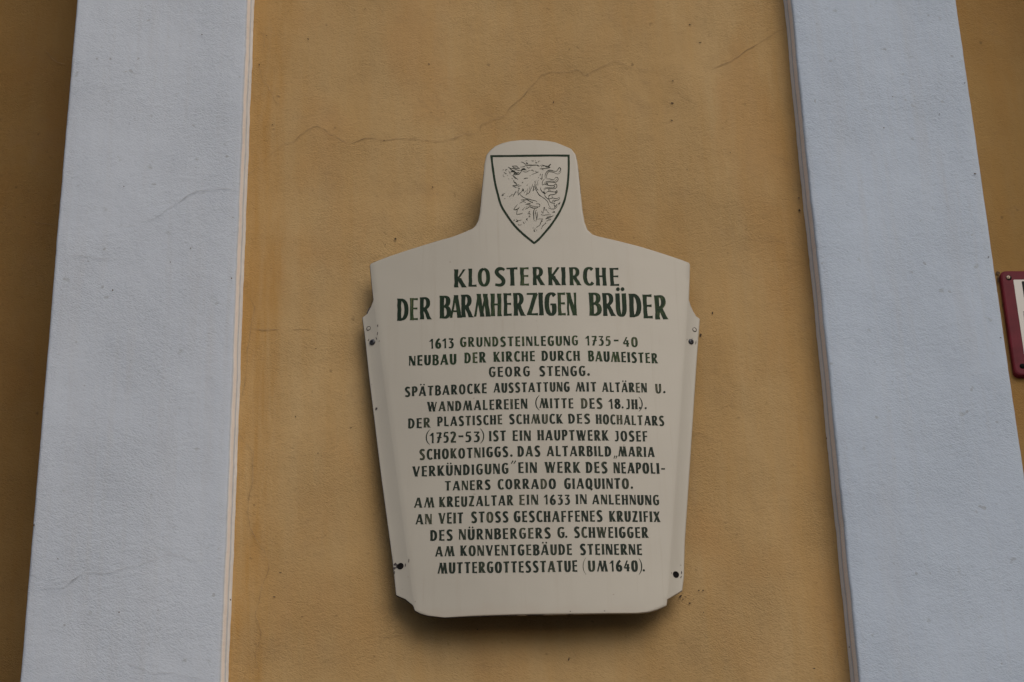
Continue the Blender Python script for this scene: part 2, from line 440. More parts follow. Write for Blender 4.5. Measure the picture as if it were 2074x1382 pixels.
crack(tr(0, 900, 2.868, [(165,818),(240,838),(370,832),(430,785),(490,745),(620,750),(720,718),(800,705),(880,675),(990,632),(1060,650),(1110,680),(1200,672),(1300,690)]), -D, 1.3, M_CRKW)
crack(tr(0, 900, 2.868, [(405,795),(430,785),(455,765)]), -D, 2.0, M_CRKW)
crack(tr(0, 900, 2.868, [(690,1255),(790,1290),(880,1330),(1020,1325),(1080,1350),(1200,1368)]), -D, 1.2, M_CRKW)

# specks and pits seen singly
def blob(name, px, py, rx, ry, y, mat, parent, seed, n=9, ang=0.0, lift=0.0018, surf=None):
    rnd = random.Random(seed); V = []
    for k in range(n):
        a = 2 * math.pi * k / n; q = rnd.uniform(0.65, 1.2)
        ex, ey = rx * q * math.cos(a), ry * q * math.sin(a)
        X, Yp = px + ex * math.cos(ang) - ey * math.sin(ang), py + ex * math.sin(ang) + ey * math.cos(ang)
        V.append(surf(X, Yp, lift) if surf else un(X, Yp, y - lift))
    return mesh(name, V, [tuple(range(n))[::-1]], mat, parent)

for i, (px, py, rx, ry, y, an) in enumerate([
    (1362, 209, 3.6, 1.4, 0, 0.1), (1361, 244, 2.4, 1.3, 0, 0.2), (1363, 164, 2.6, 1.1, 0, 0.2), (1121, 207, 1.2, 2.6, 0, 0.3),
    (1397, 50, 2.2, 1.2, 0, 0), (1418, 86, 3.0, 1.0, 0, -0.2), (801, 484, 2.4, 2.0, 0, 0), (780, 496, 1.2, 1.2, 0, 0), (876, 379, 1.8, 1.4, 0, 0),
    (778, 285, 1.4, 1.3, 0, 0), (552, 253, 1.0, 1.6, 0, -0.5), (525, 131, 1.3, 2.2, 0, 0), (540, 72, 1.3, 1.0, 0, 0),
    (624, 79, 2.6, 1.0, 0, 0.8), (869, 130, 2.6, 1.0, 0, 0.6), (1152, 1336, 1.3, 4.2, 0, 0.25), (1618, 401, 1.8, 1.6, 0, 0), (1620, 427, 1.8, 1.9, 0, 0),
    (1619, 426, 2.0, 2.2, 0, 0), (1479, 309, 1.1, 1.1, 0, 0), (1649, 1354, 3.0, 1.3, 0, 0), (1425, 1241, 1.4, 1.0, 0, 0), (1397, 1222, 2.2, 1.6, 0, 0),
    (1389, 1209, 1.6, 1.2, 0, 0.3), (1383, 1214, 1.3, 1.8, 0, 0), (1405, 1214, 1.2, 1.0, 0, 0), (1443, 634, 1.6, 3.4, 0, 0), (1419, 679, 2.2, 4.0, 0, 0.3),
    (1415, 1196, 2.2, 1.4, 0, 0), (1424, 1196, 1.5, 1.5, 0, 0), (1378, 1208, 4.0, 2.0, 0, -0.5), (568, 1160, 3.0, 1.1, 0, 0), (556, 1209, 3, 1.0, 0, 0), (967, 1275, 1.8, 1.0, 0, -0.6),
    (640, 706, 1.4, 1.0, 0, 0), (711, 866, 1.4, 1.2, 0, 0), (644, 918, 1.5, 1.2, 0, 0), (599, 844, 1.2, 1.6, 0, 0)]):
    blob('pit', px, py, rx, ry, y, M_GRIME, fac, 100 + i, ang=an, lift=0.0022)
for i, (px, py, rx, ry, an) in enumerate([
    (1975, 352, 2.8, 1.2, 0.1), (1903, 231, 1.2, 1.0, 0), (1790, 259, 1.4, 1.2, 0), (1954, 168, 1.8, 0.9, -0.6), (1808, 196, 1.4, 0.9, 0),
    (409, 70, 1.6, 1.1, 0), (386, 503, 1.6, 1.0, 0.3), (345, 531, 1.6, 1.0, 0.2), (228, 588, 1.6, 1.5, 0), (251, 378, 1.6, 1.0, 0.5), (469, 564, 1.4, 1.6, 0),
    (69, 1064, 1.6, 2.4, 0), (117, 1132, 1.6, 1.0, 0.7), (241, 1240, 1.8, 1.4, 0), (320, 1236, 1.4, 1.0, 0), (2002, 521, 2.4, 1.1, -0.7), (2027, 684, 2.0, 1.0, 0),
    (1674, 888, 1.0, 2.4, 0), (1720, 1311, 1.4, 1.6, 0), (467, 1215, 1.6, 1.8, 0)]):
    blob('pit', px, py, rx, ry, -D, M_GRIME, fac, 300 + i, ang=an, lift=0.0024)

# ------------------------------------------------------------------ memorial plaque
def fitline(p, q):
    (x0, z0), (x1, z1) = (p[0], p[2]), (q[0], q[2])
    return lambda z: x0 + (x1 - x0) * (z - z0) / (z1 - z0)
FL = fitline(un(765, 665, -0.046), un(838.6, 1218, -0.053))
FR = fitline(un(1392, 620, -0.046), un(1351, 1218, -0.053))
OL = fitline(un(734.6, 643.8, -0.037), un(803, 1204.5, -0.046))
OR = fitline(un(1416.4, 646, -0.037), un(1380.8, 1195.7, -0.046))
XC = 0.041
def depth(x, z):
    """distance of the plaque's front from the wall: a bowed face, flanges bent back to the wall"""
    ln = 0.008 * min(1.0, max(0.0, (z - ZO + 0.62) / 1.05))     # the head leans away from the wall
    def face(xx): return 0.070 + ln - 0.031 * ((xx - XC) / 0.325) ** 2
    a, b = FL(z), FR(z)
    if z > ZO + 0.16: return face(x)      # shoulders and head: no flanges
    if x < a: s, df = (a - x) / (a - OL(z)), face(a)
    elif x > b: s, df = (x - b) / (OR(z) - b), face(b)
    else: return face(x)
    s = min(1.0, max(0.0, s))
    e0 = df - 0.010
    return e0 + (df - e0) * (1 - s) ** 1.25

def surf(px, py, lift=0.0):
    v = ray(px, py); y = -0.07
    for _ in range(22):
        p = CP + v * ((y - CP[1]) / v[1])
        y = 0.45 * y + 0.55 * (-depth(p[0], p[2]) - lift)
    return CP + v * ((y - CP[1]) / v[1])

LEFT = [(1081.5,284.2),(1055.5,284.2),(1034.7,286.5),(1017.3,290.8),(1003.4,296.9),(993,305.6),(986,315),(982.6,330.8),(980,356.8),(975.6,400),(973,431.5),(969.5,447),(964.3,457.5),(958,463.5),(940,471.5),(918,480),(877.9,491.3),(820,509.5),(790,519.5),(765,528.9),(752,534.5),(750,537.7),(754,580),(757,608),(752,621.7),(744.4,636),(734.6,643.8),(739.5,679),(748,760),(773,966),(796,1136),(803,1204.5),(804.7,1206),(821.7,1213.4),(837,1225.8),(841,1236.6),(851,1242),(866.4,1246.6),(900,1247.7)]
RIGHT = [(1081.5,284.2),(1107.6,286),(1125,289),(1142.3,296),(1156.2,302),(1164.9,313.4),(1168.3,327.3),(1171,348),(1175.3,391.5),(1178.8,426),(1183,450.6),(1189.2,466.2),(1199.6,475.7),(1210,479.2),(1250,488.5),(1295.4,500),(1340.5,513.9),(1382,527.8),(1395,533),(1396.4,537),(1395.3,580),(1394.4,607.8),(1397.9,619.4),(1402.5,629.8),(1409.4,641.3),(1416.4,646),(1409.4,740),(1395.7,950),(1386,1097.7),(1384,1170),(1380.8,1195.7),(1361.6,1207),(1350.8,1213.4),(1349,1225.8),(1330.7,1234),(1313.7,1238.9),(1290.6,1241.2),(1198,1242),(1099.5,1244),(1011,1244.8),(934,1246.6),(900,1247.7)]
def boundary(pts):
    out = []
    for p in pts:
        q = surf(*p)
        z = q[2]
        if out and z >= out[-1][1]: z = out[-1][1] - 2e-5
        out.append((q[0], z))
    return out
BL, BR = boundary(LEFT), boundary(RIGHT)
zb = min(BL[-1][1], BR[-1][1]); BL[-1] = (BL[-1][0], zb); BR[-1] = (BL[-1][0], zb)
BR[0] = BL[0]
def xat(B, z):
    zs = [-b[1] for b in B]; return float(np.interp(-z, zs, [b[0] for b in B]))
base = Vector((XC, 0.0, float(zb)))
plq = thing('memorial_plaque', base, 'large cream enamel plaque with painted coat of arms and German inscription on yellow wall', 'plaque')

zz = set([b[1] for b in BL] + [b[1] for b in BR]) | set(np.linspace(zb, BL[0][1], 430))
zz = sorted(zz, reverse=True)
rows = [zz[0]]
for z in zz[1:]:
    if rows[-1] - z > 1e-5: rows.append(z)
bm = bmesh.new(); grid = []
NF, NM = 12, 56
for z in rows:
    xl, xr = xat(BL, z), xat(BR, z)
    a = min(max(FL(z), xl), xr) if z < ZO + 0.16 else xl
    b = max(min(FR(z), xr), a) if z < ZO + 0.16 else xr
    xs = [xl + (a - xl) * k / NF for k in range(NF)] + [a + (b - a) * k / NM for k in range(NM)] + [b + (xr - b) * k / NF for k in range(NF + 1)]
    grid.append([bm.verts.new((x, -depth(x, z), z)) for x in xs])
for j in range(len(grid) - 1):
    for i in range(len(grid[0]) - 1):
        bm.faces.new((grid[j][i], grid[j + 1][i], grid[j + 1][i + 1], grid[j][i + 1]))
bmesh.ops.remove_doubles(bm, verts=bm.verts, dist=2e-5)
bmesh.ops.dissolve_degenerate(bm, dist=1e-5, edges=bm.edges)
# rolled rim
be = [e for e in bm.edges if e.is_boundary]
nbr = {}
for e in be:
    for v in e.verts: nbr.setdefault(v, []).append(e.other_vert(v))
start = max(nbr, key=lambda v: v.co.z); loop = [start]; prev = None; cur = start
while True:
    nx_ = [v for v in nbr[cur] if v is not prev]
    nxt = nx_[0]
    if nxt is start: break
    loop.append(nxt); prev, cur = cur, nxt
    if len(loop) > 5000: break
area = sum(loop[i].co.x * loop[(i + 1) % len(loop)].co.z - loop[(i + 1) % len(loop)].co.x * loop[i].co.z for i in range(len(loop)))
if area < 0: loop.reverse()                # counter-clockwise seen from the front
n = len(loop); outn = []
for i in range(n):
    a, b = loop[(i - 3) % n].co, loop[(i + 3) % n].co
    d = Vector((b.x - a.x, 0, b.z - a.z)); d.normalize()
    outn.append(Vector((d.z, 0, -d.x)))
prevr = loop
matidx = {}
for (o_, b_, mi) in ((0.0006, 0.0005, 0), (0.0013, 0.0014, 1), (0.0013, 0.0040, 1), (0.0002, 0.0046, 1)):
    ring = []
    for i in range(n):
        c = loop[i].co; sag = 1.0
        lim = max(0.0008, -c.y - 0.0006)   # do not pass into the wall
        ring.append(bm.verts.new((c.x + outn[i].x * o_, c.y + min(b_, lim), c.z + outn[i].z * o_)))
    for i in range(n):
        f = bm.faces.new((prevr[i], ring[i], ring[(i + 1) % n], prevr[(i + 1) % n]))
        f.material_index = mi
    prevr = ring
bmesh.ops.recalc_face_normals(bm, faces=bm.faces)
for f in bm.faces: f.smooth = True
me = bpy.data.meshes.new('plate')
for v in bm.verts: v.co -= base
bm.to_mesh(me); bm.free()
me.materials.append(M_EN); me.materials.append(M_EDGE)
plate = bpy.data.objects.new('plate', me); COL.objects.link(plate); plate.parent = plq
# dark steel back of the plate
V = []; Fc = []
for j, z in enumerate(rows[::8]):
    xl, xr = xat(BL, z) + 0.0012, xat(BR, z) - 0.0012
    if z < ZO + 0.12: xl, xr = max(xl, FL(z) + 0.001), min(xr, FR(z) - 0.001)
    for k in range(41):
        x = xl + (xr - xl) * k / 40
        V.append((x, -max(depth(x, z) - 0.0022, 0.0008), z))
for j in range(len(rows[::8]) - 1):
    for k in range(40):
        a = j * 41 + k; Fc.append((a, a + 1, a + 42, a + 41))
mesh('back_plate', V, Fc, M_STEEL, plq, smooth=True)

# ---- brush lettering
def catmull(pts, m=7):
    P = [pts[0]] + list(pts) + [pts[-1]]; out = []
    for i in range(1, len(P) - 2):
        p0, p1, p2, p3 = P[i - 1], P[i], P[i + 1], P[i + 2]
        for k in range(m):
            t = k / m; t2, t3 = t * t, t * t * t
            out.append(tuple(0.5 * (2 * p1[c] + (p2[c] - p0[c]) * t + (2 * p0[c] - 5 * p1[c] + 4 * p2[c] - p3[c]) * t2 + (3 * p1[c] - p0[c] - 3 * p2[c] + p3[c]) * t3) for c in (0, 1)))
    out.append(tuple(pts[-1])); return out

class Strokes:
    """brush strokes laid on the bowed face; later strokes lie a hair above earlier ones"""
    def __init__(s, lift=0.00030): s.V = []; s.F = []; s.U = []; s.I = []; s.lift = lift; s.k = 0
    def stroke(s, P, Wd, ink, flat=False):
        # flat: a steep straight stroke whose ends are cut level with the line
        s.k += 1; lf = s.lift + (s.k % 7) * 0.00003
        b = len(s.V); L = 0.0; n = len(P)
        for i, (x, y) in enumerate(P):
            a = P[max(0, i - 1)]; c = P[min(n - 1, i + 1)]
            dx, dy = c[0] - a[0], c[1] - a[1]; q = math.hypot(dx, dy) or 1e-6
            if i: L += math.hypot(x - P[i - 1][0], y - P[i - 1][1])
            hw = Wd[i] / 2
            ox, oy = -dy / q * hw, dx / q * hw
            if flat: ox, oy = math.copysign(min(hw * q / max(abs(dy), 1e-6), hw * 1.5), -dy), 0.0
            for sg in (-1, 1):
                s.V.append(surf(x + ox * sg, y + oy * sg, lf))
                s.U.append((L, 0.0 if sg < 0 else 1.0)); s.I.append(ink)
            if i:
                j = b + 2 * i; s.F.append((j - 2, j - 1, j + 1, j))
    def disc(s, x, y, r, ink, q=1.0):
        s.k += 1; lf = s.lift + (s.k % 7) * 0.00003; b = len(s.V); n = 12
        for k in range(n):
            a = 2 * math.pi * k / n
            s.V.append(surf(x + r * math.cos(a), y + r * q * math.sin(a), lf)); s.U.append((r * math.sin(a), 0.5 + 0.5 * math.cos(a))); s.I.append(ink)
        s.F.append(tuple(range(b, b + n)))
    def build(s, name, mat, parent, label=None):
        o = mesh(name, s.V, s.F, mat, parent, uvs={'stroke': s.U, 'ink': s.I})
        if label: o['label'] = label
        return o

# strokes: (kind, points [, width factor]); kinds K thick, T thin, M medium, C curve thick when upright, S curve thick in its middle
h = 0.10
GL = {
 'A': (0.62, [('T', [(0.05, 0), (0.31, 1)], 1.15), ('K', [(0.34, 1), (0.53, 0)]), ('T', [(0.15, 0.29), (0.44, 0.29)], 0.9)]),
 'B': (0.50, [('K', [(h, 0), (h, 1)]), ('C', [(h, 0.955), (0.27, 0.95), (0.385, 0.86), (0.38, 0.66), (0.25, 0.53), (h, 0.52)]), ('C', [(h, 0.53), (0.28, 0.52), (0.41, 0.40), (0.415, 0.17), (0.27, 0.045), (h, 0.045)])]),
 'C': (0.47, [('C', [(0.45, 0.86), (0.36, 0.95), (0.26, 0.955), (0.15, 0.85), (0.10, 0.62), (0.10, 0.36), (0.16, 0.14), (0.27, 0.045), (0.37, 0.06), (0.46, 0.16)])]),
 'D': (0.53, [('K', [(h, 0), (h, 1)]), ('C', [(h, 0.955), (0.24, 0.94), (0.38, 0.80), (0.435, 0.55), (0.41, 0.28), (0.30, 0.10), (h, 0.045)])]),
 'E': (0.42, [('K', [(h, 0), (h, 1)]), ('T', [(h, 0.95), (0.42, 0.955)], 1.0), ('T', [(h, 0.53), (0.40, 0.53)], 0.9), ('T', [(h, 0.05), (0.42, 0.055)], 1.0)]),
 'F': (0.42, [('K', [(h, 0), (h, 1)]), ('T', [(h, 0.95), (0.42, 0.955)], 1.0), ('T', [(h, 0.50), (0.40, 0.50)], 0.9)]),
 'G': (0.54, [('C', [(0.48, 0.86), (0.39, 0.95), (0.27, 0.955), (0.15, 0.85), (0.10, 0.62), (0.10, 0.36), (0.16, 0.14), (0.28, 0.04), (0.38, 0.08), (0.44, 0.20), (0.44, 0.48)]), ('T', [(0.26, 0.49), (0.54, 0.49)], 0.8)]),
 'H': (0.54, [('K', [(h, 0), (h, 1)]), ('K', [(0.44, 0), (0.44, 1)]), ('T', [(h, 0.52), (0.44, 0.52)], 0.9)]),
 'I': (0.20, [('K', [(h, 0), (h, 1)])]),
 'J': (0.40, [('T', [(0.10, 0.95), (0.30, 0.95)], 0.9), ('C', [(0.29, 1.0), (0.29, 0.6), (0.29, 0.25), (0.22, 0.06), (0.03, 0.06)])]),
 'K': (0.53, [('K', [(h, 0), (h, 1)]), ('T', [(0.46, 1), (0.17, 0.46)], 1.25), ('K', [(0.20, 0.52), (0.45, 0)])]),
 'L': (0.42, [('K', [(h, 0), (h, 1)]), ('T', [(h, 0.05), (0.42, 0.055)], 1.05)]),
 'M': (0.80, [('T', [(0.04, 0), (0.25, 1)], 1.1), ('K', [(0.25, 1), (0.41, 0.0)], 0.9), ('T', [(0.41, 0.02), (0.58, 1)], 1.0), ('K', [(0.58, 1), (0.71, 0)])]),
 'N': (0.53, [('T', [(0.05, 0), (0.05, 1)], 1.0), ('K', [(0.08, 1), (0.44, 0)], 1.0), ('T', [(0.48, 0), (0.48, 1)], 1.1)]),
 'O': (0.57, [('C', [(0.285, 0.96), (0.17, 0.88), (0.10, 0.68), (0.10, 0.32), (0.17, 0.12), (0.285, 0.04), (0.40, 0.12), (0.47, 0.32), (0.47, 0.68), (0.40, 0.88), (0.285, 0.96)])]),
 'P': (0.47, [('K', [(h, 0), (h, 1)]), ('C', [(h, 0.955), (0.28, 0.95), (0.38, 0.83), (0.38, 0.60), (0.27, 0.46), (h, 0.44)])]),
 'Q': (0.60, [('C', [(0.285, 0.96), (0.17, 0.88), (0.10, 0.68), (0.10, 0.32), (0.17, 0.12), (0.285, 0.04), (0.40, 0.12), (0.47, 0.32), (0.47, 0.68), (0.40, 0.88), (0.285, 0.96)]), ('M', [(0.28, 0.22), (0.40, 0.02), (0.56, -0.10)])]),
 'R': (0.54, [('K', [(h, 0), (h, 1)]), ('C', [(h, 0.955), (0.28, 0.95), (0.38, 0.84), (0.38, 0.64), (0.27, 0.51), (h, 0.49)]), ('K', [(0.22, 0.50), (0.46, 0)], 0.95)]),
 'S': (0.48, [('S', [(0.44, 0.88), (0.33, 0.95), (0.18, 0.93), (0.10, 0.78), (0.16, 0.62), (0.32, 0.44), (0.39, 0.28), (0.35, 0.11), (0.22, 0.04), (0.03, 0.08)])]),
 'T': (0.50, [('T', [(0.0, 0.945), (0.50, 0.955)], 1.0), ('K', [(0.25, 0), (0.25, 0.96)])]),
 'U': (0.52, [('C', [(h, 1.0), (h, 0.6), (h, 0.30), (0.15, 0.11), (0.26, 0.045), (0.37, 0.11), (0.43, 0.30), (0.435, 0.6), (0.435, 1.0)])]),
 'V': (0.58, [('K', [(0.09, 1), (0.31, 0)]), ('T', [(0.31, 0.0), (0.53, 1)], 1.1)]),
 'W': (0.84, [('K', [(0.09, 1), (0.26, 0)]), ('T', [(0.26, 0), (0.42, 0.97)], 1.0), ('K', [(0.42, 1), (0.60, 0)]), ('T', [(0.60, 0), (0.79, 1)], 1.0)]),
 'X': (0.54, [('K', [(0.09, 1), (0.45, 0)]), ('T', [(0.05, 0), (0.47, 1)], 1.1)]),
 'Z': (0.50, [('T', [(0.03, 0.95), (0.46, 0.95)], 1.0), ('K', [(0.40, 0.95), (0.11, 0.05)]), ('T', [(0.02, 0.05), (0.48, 0.055)], 1.0)]),
 '0': (0.52, [('C', [(0.26, 0.96), (0.15, 0.88), (0.10, 0.68), (0.10, 0.32), (0.15, 0.12), (0.26, 0.04), (0.37, 0.12), (0.42, 0.32), (0.42, 0.68), (0.37, 0.88), (0.26, 0.96)])]),
 '1': (0.34, [('K', [(0.22, 0), (0.22, 1)]), ('T', [(0.02, 0.72), (0.20, 0.95)], 1.1)]),
 '2': (0.48, [('C', [(0.05, 0.82), (0.14, 0.94), (0.27, 0.96), (0.37, 0.85), (0.37, 0.68), (0.27, 0.44), (0.08, 0.06)]), ('T', [(0.03, 0.06), (0.48, 0.06)], 1.2)]),
 '3': (0.46, [('T', [(0.04, 0.94), (0.42, 0.95)], 1.0), ('T', [(0.40, 0.94), (0.17, 0.60)], 1.0), ('C', [(0.17, 0.60), (0.30, 0.56), (0.37, 0.42), (0.36, 0.22), (0.25, 0.06), (0.03, 0.06)])]),
 '4': (0.48, [('T', [(0.30, 0.98), (0.04, 0.33)], 1.1), ('T', [(0.03, 0.31), (0.48, 0.31)], 1.0), ('K', [(0.34, 0), (0.34, 0.66)], 0.95)]),
 '5': (0.46, [('T', [(0.12, 0.95), (0.44, 0.96)], 1.1), ('T', [(0.13, 0.95), (0.10, 0.58)], 1.2), ('C', [(0.09, 0.58), (0.25, 0.62), (0.36, 0.48), (0.36, 0.24), (0.25, 0.07), (0.03, 0.06)])]),
 '6': (0.50, [('C', [(0.38, 0.98), (0.22, 0.82), (0.11, 0.55), (0.10, 0.28), (0.18, 0.08), (0.30, 0.05), (0.40, 0.18), (0.40, 0.38), (0.30, 0.52), (0.14, 0.44)])]),
 '7': (0.46, [('T', [(0.04, 0.93), (0.44, 0.96)], 1.0), ('K', [(0.40, 0.95), (0.16, 0)], 0.9), ('T', [(0.10, 0.50), (0.48, 0.53)], 0.9)]),
 '8': (0.48, [('C', [(0.24, 0.97), (0.12, 0.87), (0.12, 0.67), (0.24, 0.53), (0.39, 0.40), (0.39, 0.16), (0.24, 0.04), (0.10, 0.16), (0.10, 0.40), (0.24, 0.53), (0.36, 0.67), (0.36, 0.87), (0.24, 0.97)])]),
 '-': (0.40, [('M', [(0.0, 0.46), (0.40, 0.46)])]),
}
UML = {'\u00c4': 'A', '\u00d6': 'O', '\u00dc': 'U'}
rl = random.Random(3)
def letter(S, ch, x0, x1, yb, cap, tk=0.25, tn=0.138, wear=0.5, dots=1.17):
    base_ch = UML.get(ch, ch)
    wd, strokes = GL[base_ch]
    sx = (x1 - x0) / wd; ink = (rl.random(), min(1, max(0, rl.gauss(wear, 0.28))))
    lean = (x0 - 820.0) / (yb + 7850.0)
    yb += rl.uniform(-0.25, 0.25)
    def P(p): return (x0 + p[0] * sx - p[1] * cap * lean * 1.0, yb - p[1] * cap)
    TK = tk * cap * rl.uniform(0.94, 1.06); TN = tn * cap * rl.uniform(0.9, 1.12)
    TK = min(TK, 0.46 * (x1 - x0) + (9 if base_ch in 'I' else 0))
    for st in strokes:
        kind, pts = st[0], st[1]; f = st[2] if len(st) > 2 else 1.0
        if kind in 'KTM':
            q = [P(p) for p in pts]
            if len(q) == 2:
                j = cap * 0.012
                q = [(q[0][0] + (q[1][0] - q[0][0]) * t + (rl.uniform(-j, j) if 0 < t < 1 else 0), q[0][1] + (q[1][1] - q[0][1]) * t) for t in (0, .12, .3, .5, .7, .88, 1)]
            b0 = {'K': TK, 'T': TN, 'M': (TK + TN) / 2}[kind] * f
            n_ = len(q); Wd = []
            for i in range(n_):
                e = abs(2 * i / (n_ - 1) - 1)
                Wd.append(b0 * (0.93 + 0.16 * e ** 3))
            if kind == 'T' and base_ch in 'EFTLZ': Wd = [b0 * (0.85 + 0.45 * (i / (n_ - 1)) ** 2) for i in range(n_)]
        else:
            q = catmull([P(p) for p in pts]); n_ = len(q); Wd = []
            for i in range(n_):
                a = q[max(0, i - 1)]; c = q[min(n_ - 1, i + 1)]
                dx, dy = c[0] - a[0], c[1] - a[1]; L = math.hypot(dx, dy) or 1
                if kind == 'S':
                    k = 1 - abs(2 * i / (n_ - 1) - 1); g = min(1, 0.25 + 1.25 * k)
                else: g = (abs(dy) / L) ** 1.3
                Wd.append(TN + (TK - TN) * g)
            Wd = [Wd[0]] + [(Wd[i - 1] + Wd[i] + Wd[i + 1]) / 3 for i in range(1, n_ - 1)] + [Wd[-1]]
        S.stroke(q, Wd, ink, flat=kind in 'KTM' and len(pts) == 2 and abs(pts[1][1] - pts[0][1]) > 1.2 * abs(pts[1][0] - pts[0][0]))
    if ch in UML:
        w_ = x1 - x0
        for fx in (0.27, 0.73):
            p = (x0 + fx * w_ - dots * cap * lean, yb - dots * cap)
            S.disc(p[0], p[1], 0.085 * cap, ink)

def word(S, txt, x0, x1, yb0, yb1, cap0, cap1=None, gap=0.16, wear=0.5, tk=0.25, tn=0.138):
    cap1 = cap1 or cap0
    cm = (cap0 + cap1) / 2
    tot = sum(GL[UML.get(c, c)][0] for c in txt) + gap * (len(txt) - 1)
    k = (x1 - x0) / tot; x = x0
    for c in txt:
        wd = GL[UML.get(c, c)][0] * k
        t = (x + wd / 2 - x0) / max(1, x1 - x0)
        letter(S, c, x, x + wd, yb0 + (yb1 - yb0) * t, cap0 + (cap1 - cap0) * t, wear=wear, tk=tk, tn=tn)
        x += wd + gap * k

def dot(S, x, y, r=2.3): S.disc(x, y, r, (rl.random(), 0.3))
def paren(S, x0, x1, y0, y1, left=True, wv=2.4, wear=0.4):
    xm = x0 if left else x1; xe = x1 if left else x0
    q = catmull([(xe, y0), (xm + (xe - xm) * 0.28, y0 + (y1 - y0) * 0.22), (xm, y0 + (y1 - y0) * 0.5), (xm + (xe - xm) * 0.25, y0 + (y1 - y0) * 0.78), (xe, y1)], 5)
    n_ = len(q); S.stroke(q, [max(0.5, wv * math.sin(math.pi * i / (n_ - 1)) ** 0.8) for i in range(n_)], (rl.random(), wear))

def interp(pts):
    xs = [p[0] for p in pts]; ys = [p[1] for p in pts]
    return lambda x: float(np.interp(x, xs, ys))

# first heading line
S = Strokes()
bl = interp([(920, 583), (960, 580.5), (1040, 578.6), (1100, 577.8), (1150, 577.8), (1215, 578.6), (1254, 579.5)])
tp = interp([(920, 546.5), (960, 544), (1040, 542), (1100, 541.4), (1190, 541.8), (1254, 543.3)])
for ch, a, b in [('K',919.7,944),('L',949,965.2),('O',968,993),('S',1001.7,1024.3),('T',1026.5,1049),('E',1053.8,1071.5),('R',1079.3,1103),('K',1110.4,1135),('I',1137.4,1146.8),('R',1153.8,1177),('C',1181.6,1201.8),('H',1207.4,1228.7),('E',1235.8,1254.2)]:
    m = (a + b) / 2; letter(S, ch, a, b, bl(m), bl(m) - tp(m), tk=0.225, tn=0.10, wear=0.52)
S.build('inscription_line', M_GREEN, plq, 'green painted heading reading KLOSTERKIRCHE')
# second heading line
S = Strokes()
bl = interp([(804, 651), (860, 647), (900, 645), (960, 642.3), (1010, 640.3), (1060, 639.4), (1100, 639), (1170, 639.2), (1230, 640), (1290, 643), (1340, 647)])
tp = interp([(804, 605.8), (870, 601.8), (900, 599), (950, 597), (980, 595.3), (1050, 593.6), (1100, 593), (1200, 593), (1260, 594.5), (1290, 595.2), (1340, 598.5)])
for ch, a, b in [('D',803.9,828),('E',829.8,847),('R',849.9,874.3),('B',890.7,913),('A',911.5,934.8),('R',934,958.5),('M',960,993),('H',994,1016.7),('E',1020,1037.2),('R',1040.2,1064),('Z',1066,1091.5),('I',1092,1101.2),('G',1103.8,1128),('E',1130,1146.7),('N',1149,1168.5),('B',1193.8,1218.8),('R',1221,1247),('\u00dc',1248.5,1269.8),('D',1275.7,1300.4),('E',1303.2,1323),('R',1327.5,1353)]:
    m = (a + b) / 2; letter(S, ch, a + 0.5, b - 0.7, bl(m), bl(m) - tp(m), tk=0.195, tn=0.09, wear=0.45, dots=1.18)
S.build('inscription_line', M_GREEN, plq, 'tall green painted heading reading DER BARMHERZIGEN BR\u00dcDER')

def line(label, items, mat=M_DARK):
    S = Strokes()
    for it in items:
        k = it[0]
        if k == '.': dot(S, *it[1:])
        elif k == '(': paren(S, it[1], it[2], it[3], it[4], True, *it[5:])
        elif k == ')': paren(S, it[1], it[2], it[3], it[4], False, *it[5:])
        elif k == '"': 
            for dx in (0, it[3]): S.stroke([(it[1] + dx + it[4], it[2]), (it[1] + dx, it[2] + it[5])], [2.6, 1.5] if it[5] < 0 else [2.6, 1.4], (rl.random(), 0.2))
        else: word(S, *it[0:1], **dict(zip(('x0', 'x1', 'yb0', 'yb1', 'cap0', 'cap1', 'wear'), it[1:])))
    S.build('inscription_line', mat, plq, label)

line('line reading 1613 GRUNDSTEINLEGUNG 1735-40', [
 ('1613', 870.5, 918.8, 706.5, 705, 20, 19.5, .4), ('GRUNDSTEINLEGUNG', 932, 1171, 703, 699.4, 19.2, 19.2, .72),
 ('1735', 1187, 1237, 699.8, 700.5, 19.5, 19, .6), ('-', 1243.8, 1253.3, 698.5, 698.5, 19), ('40', 1262.4, 1292.2, 702.4, 702.8, 19.6, 19.6, .6)], M_GREEN)
line('line reading NEUBAU DER KIRCHE DURCH BAUMEISTER', [
 ('NEUBAU', 828.5, 924, 741, 738, 19.5, 21.5, .5), ('DER', 941, 984, 735.8, 734.3, 21), ('KIRCHE', 1000, 1083.5, 732.9, 731.6, 20.3, 20, .5),
 ('DURCH', 1097.4, 1174.7, 731, 730.8, 19.8), ('BAUMEISTER', 1192, 1332.2, 731.6, 736, 20.8, 20, .45)], M_GREEN)
line('line reading GEORG STENGG.', [('GEORG', 990.2, 1073.5, 763.8, 761.8, 19.8, 19.4, .4), ('STENGG', 1092.6, 1186, 761.8, 761.5, 19.5, 19.5, .4), ('.', 1192.2, 758.7, 2.8)])
line('line reading SP\u00c4TBAROCKE AUSSTATTUNG MIT ALT\u00c4REN U.', [
 ('SP\u00c4TBAROCKE', 820, 985.8, 803.6, 796.2, 19.2, 19.6, .3), ('AUSSTATTUNG', 1000, 1153.8, 795.4, 793, 19.2, 19, .4), ('MIT', 1166.5, 1208.2, 793, 793, 18.8),
 ('ALT\u00c4REN', 1220, 1310, 793.6, 795, 19), ('U', 1328, 1339.6, 796.8, 796.8, 19), ('.', 1345.6, 794.4, 2.4)])
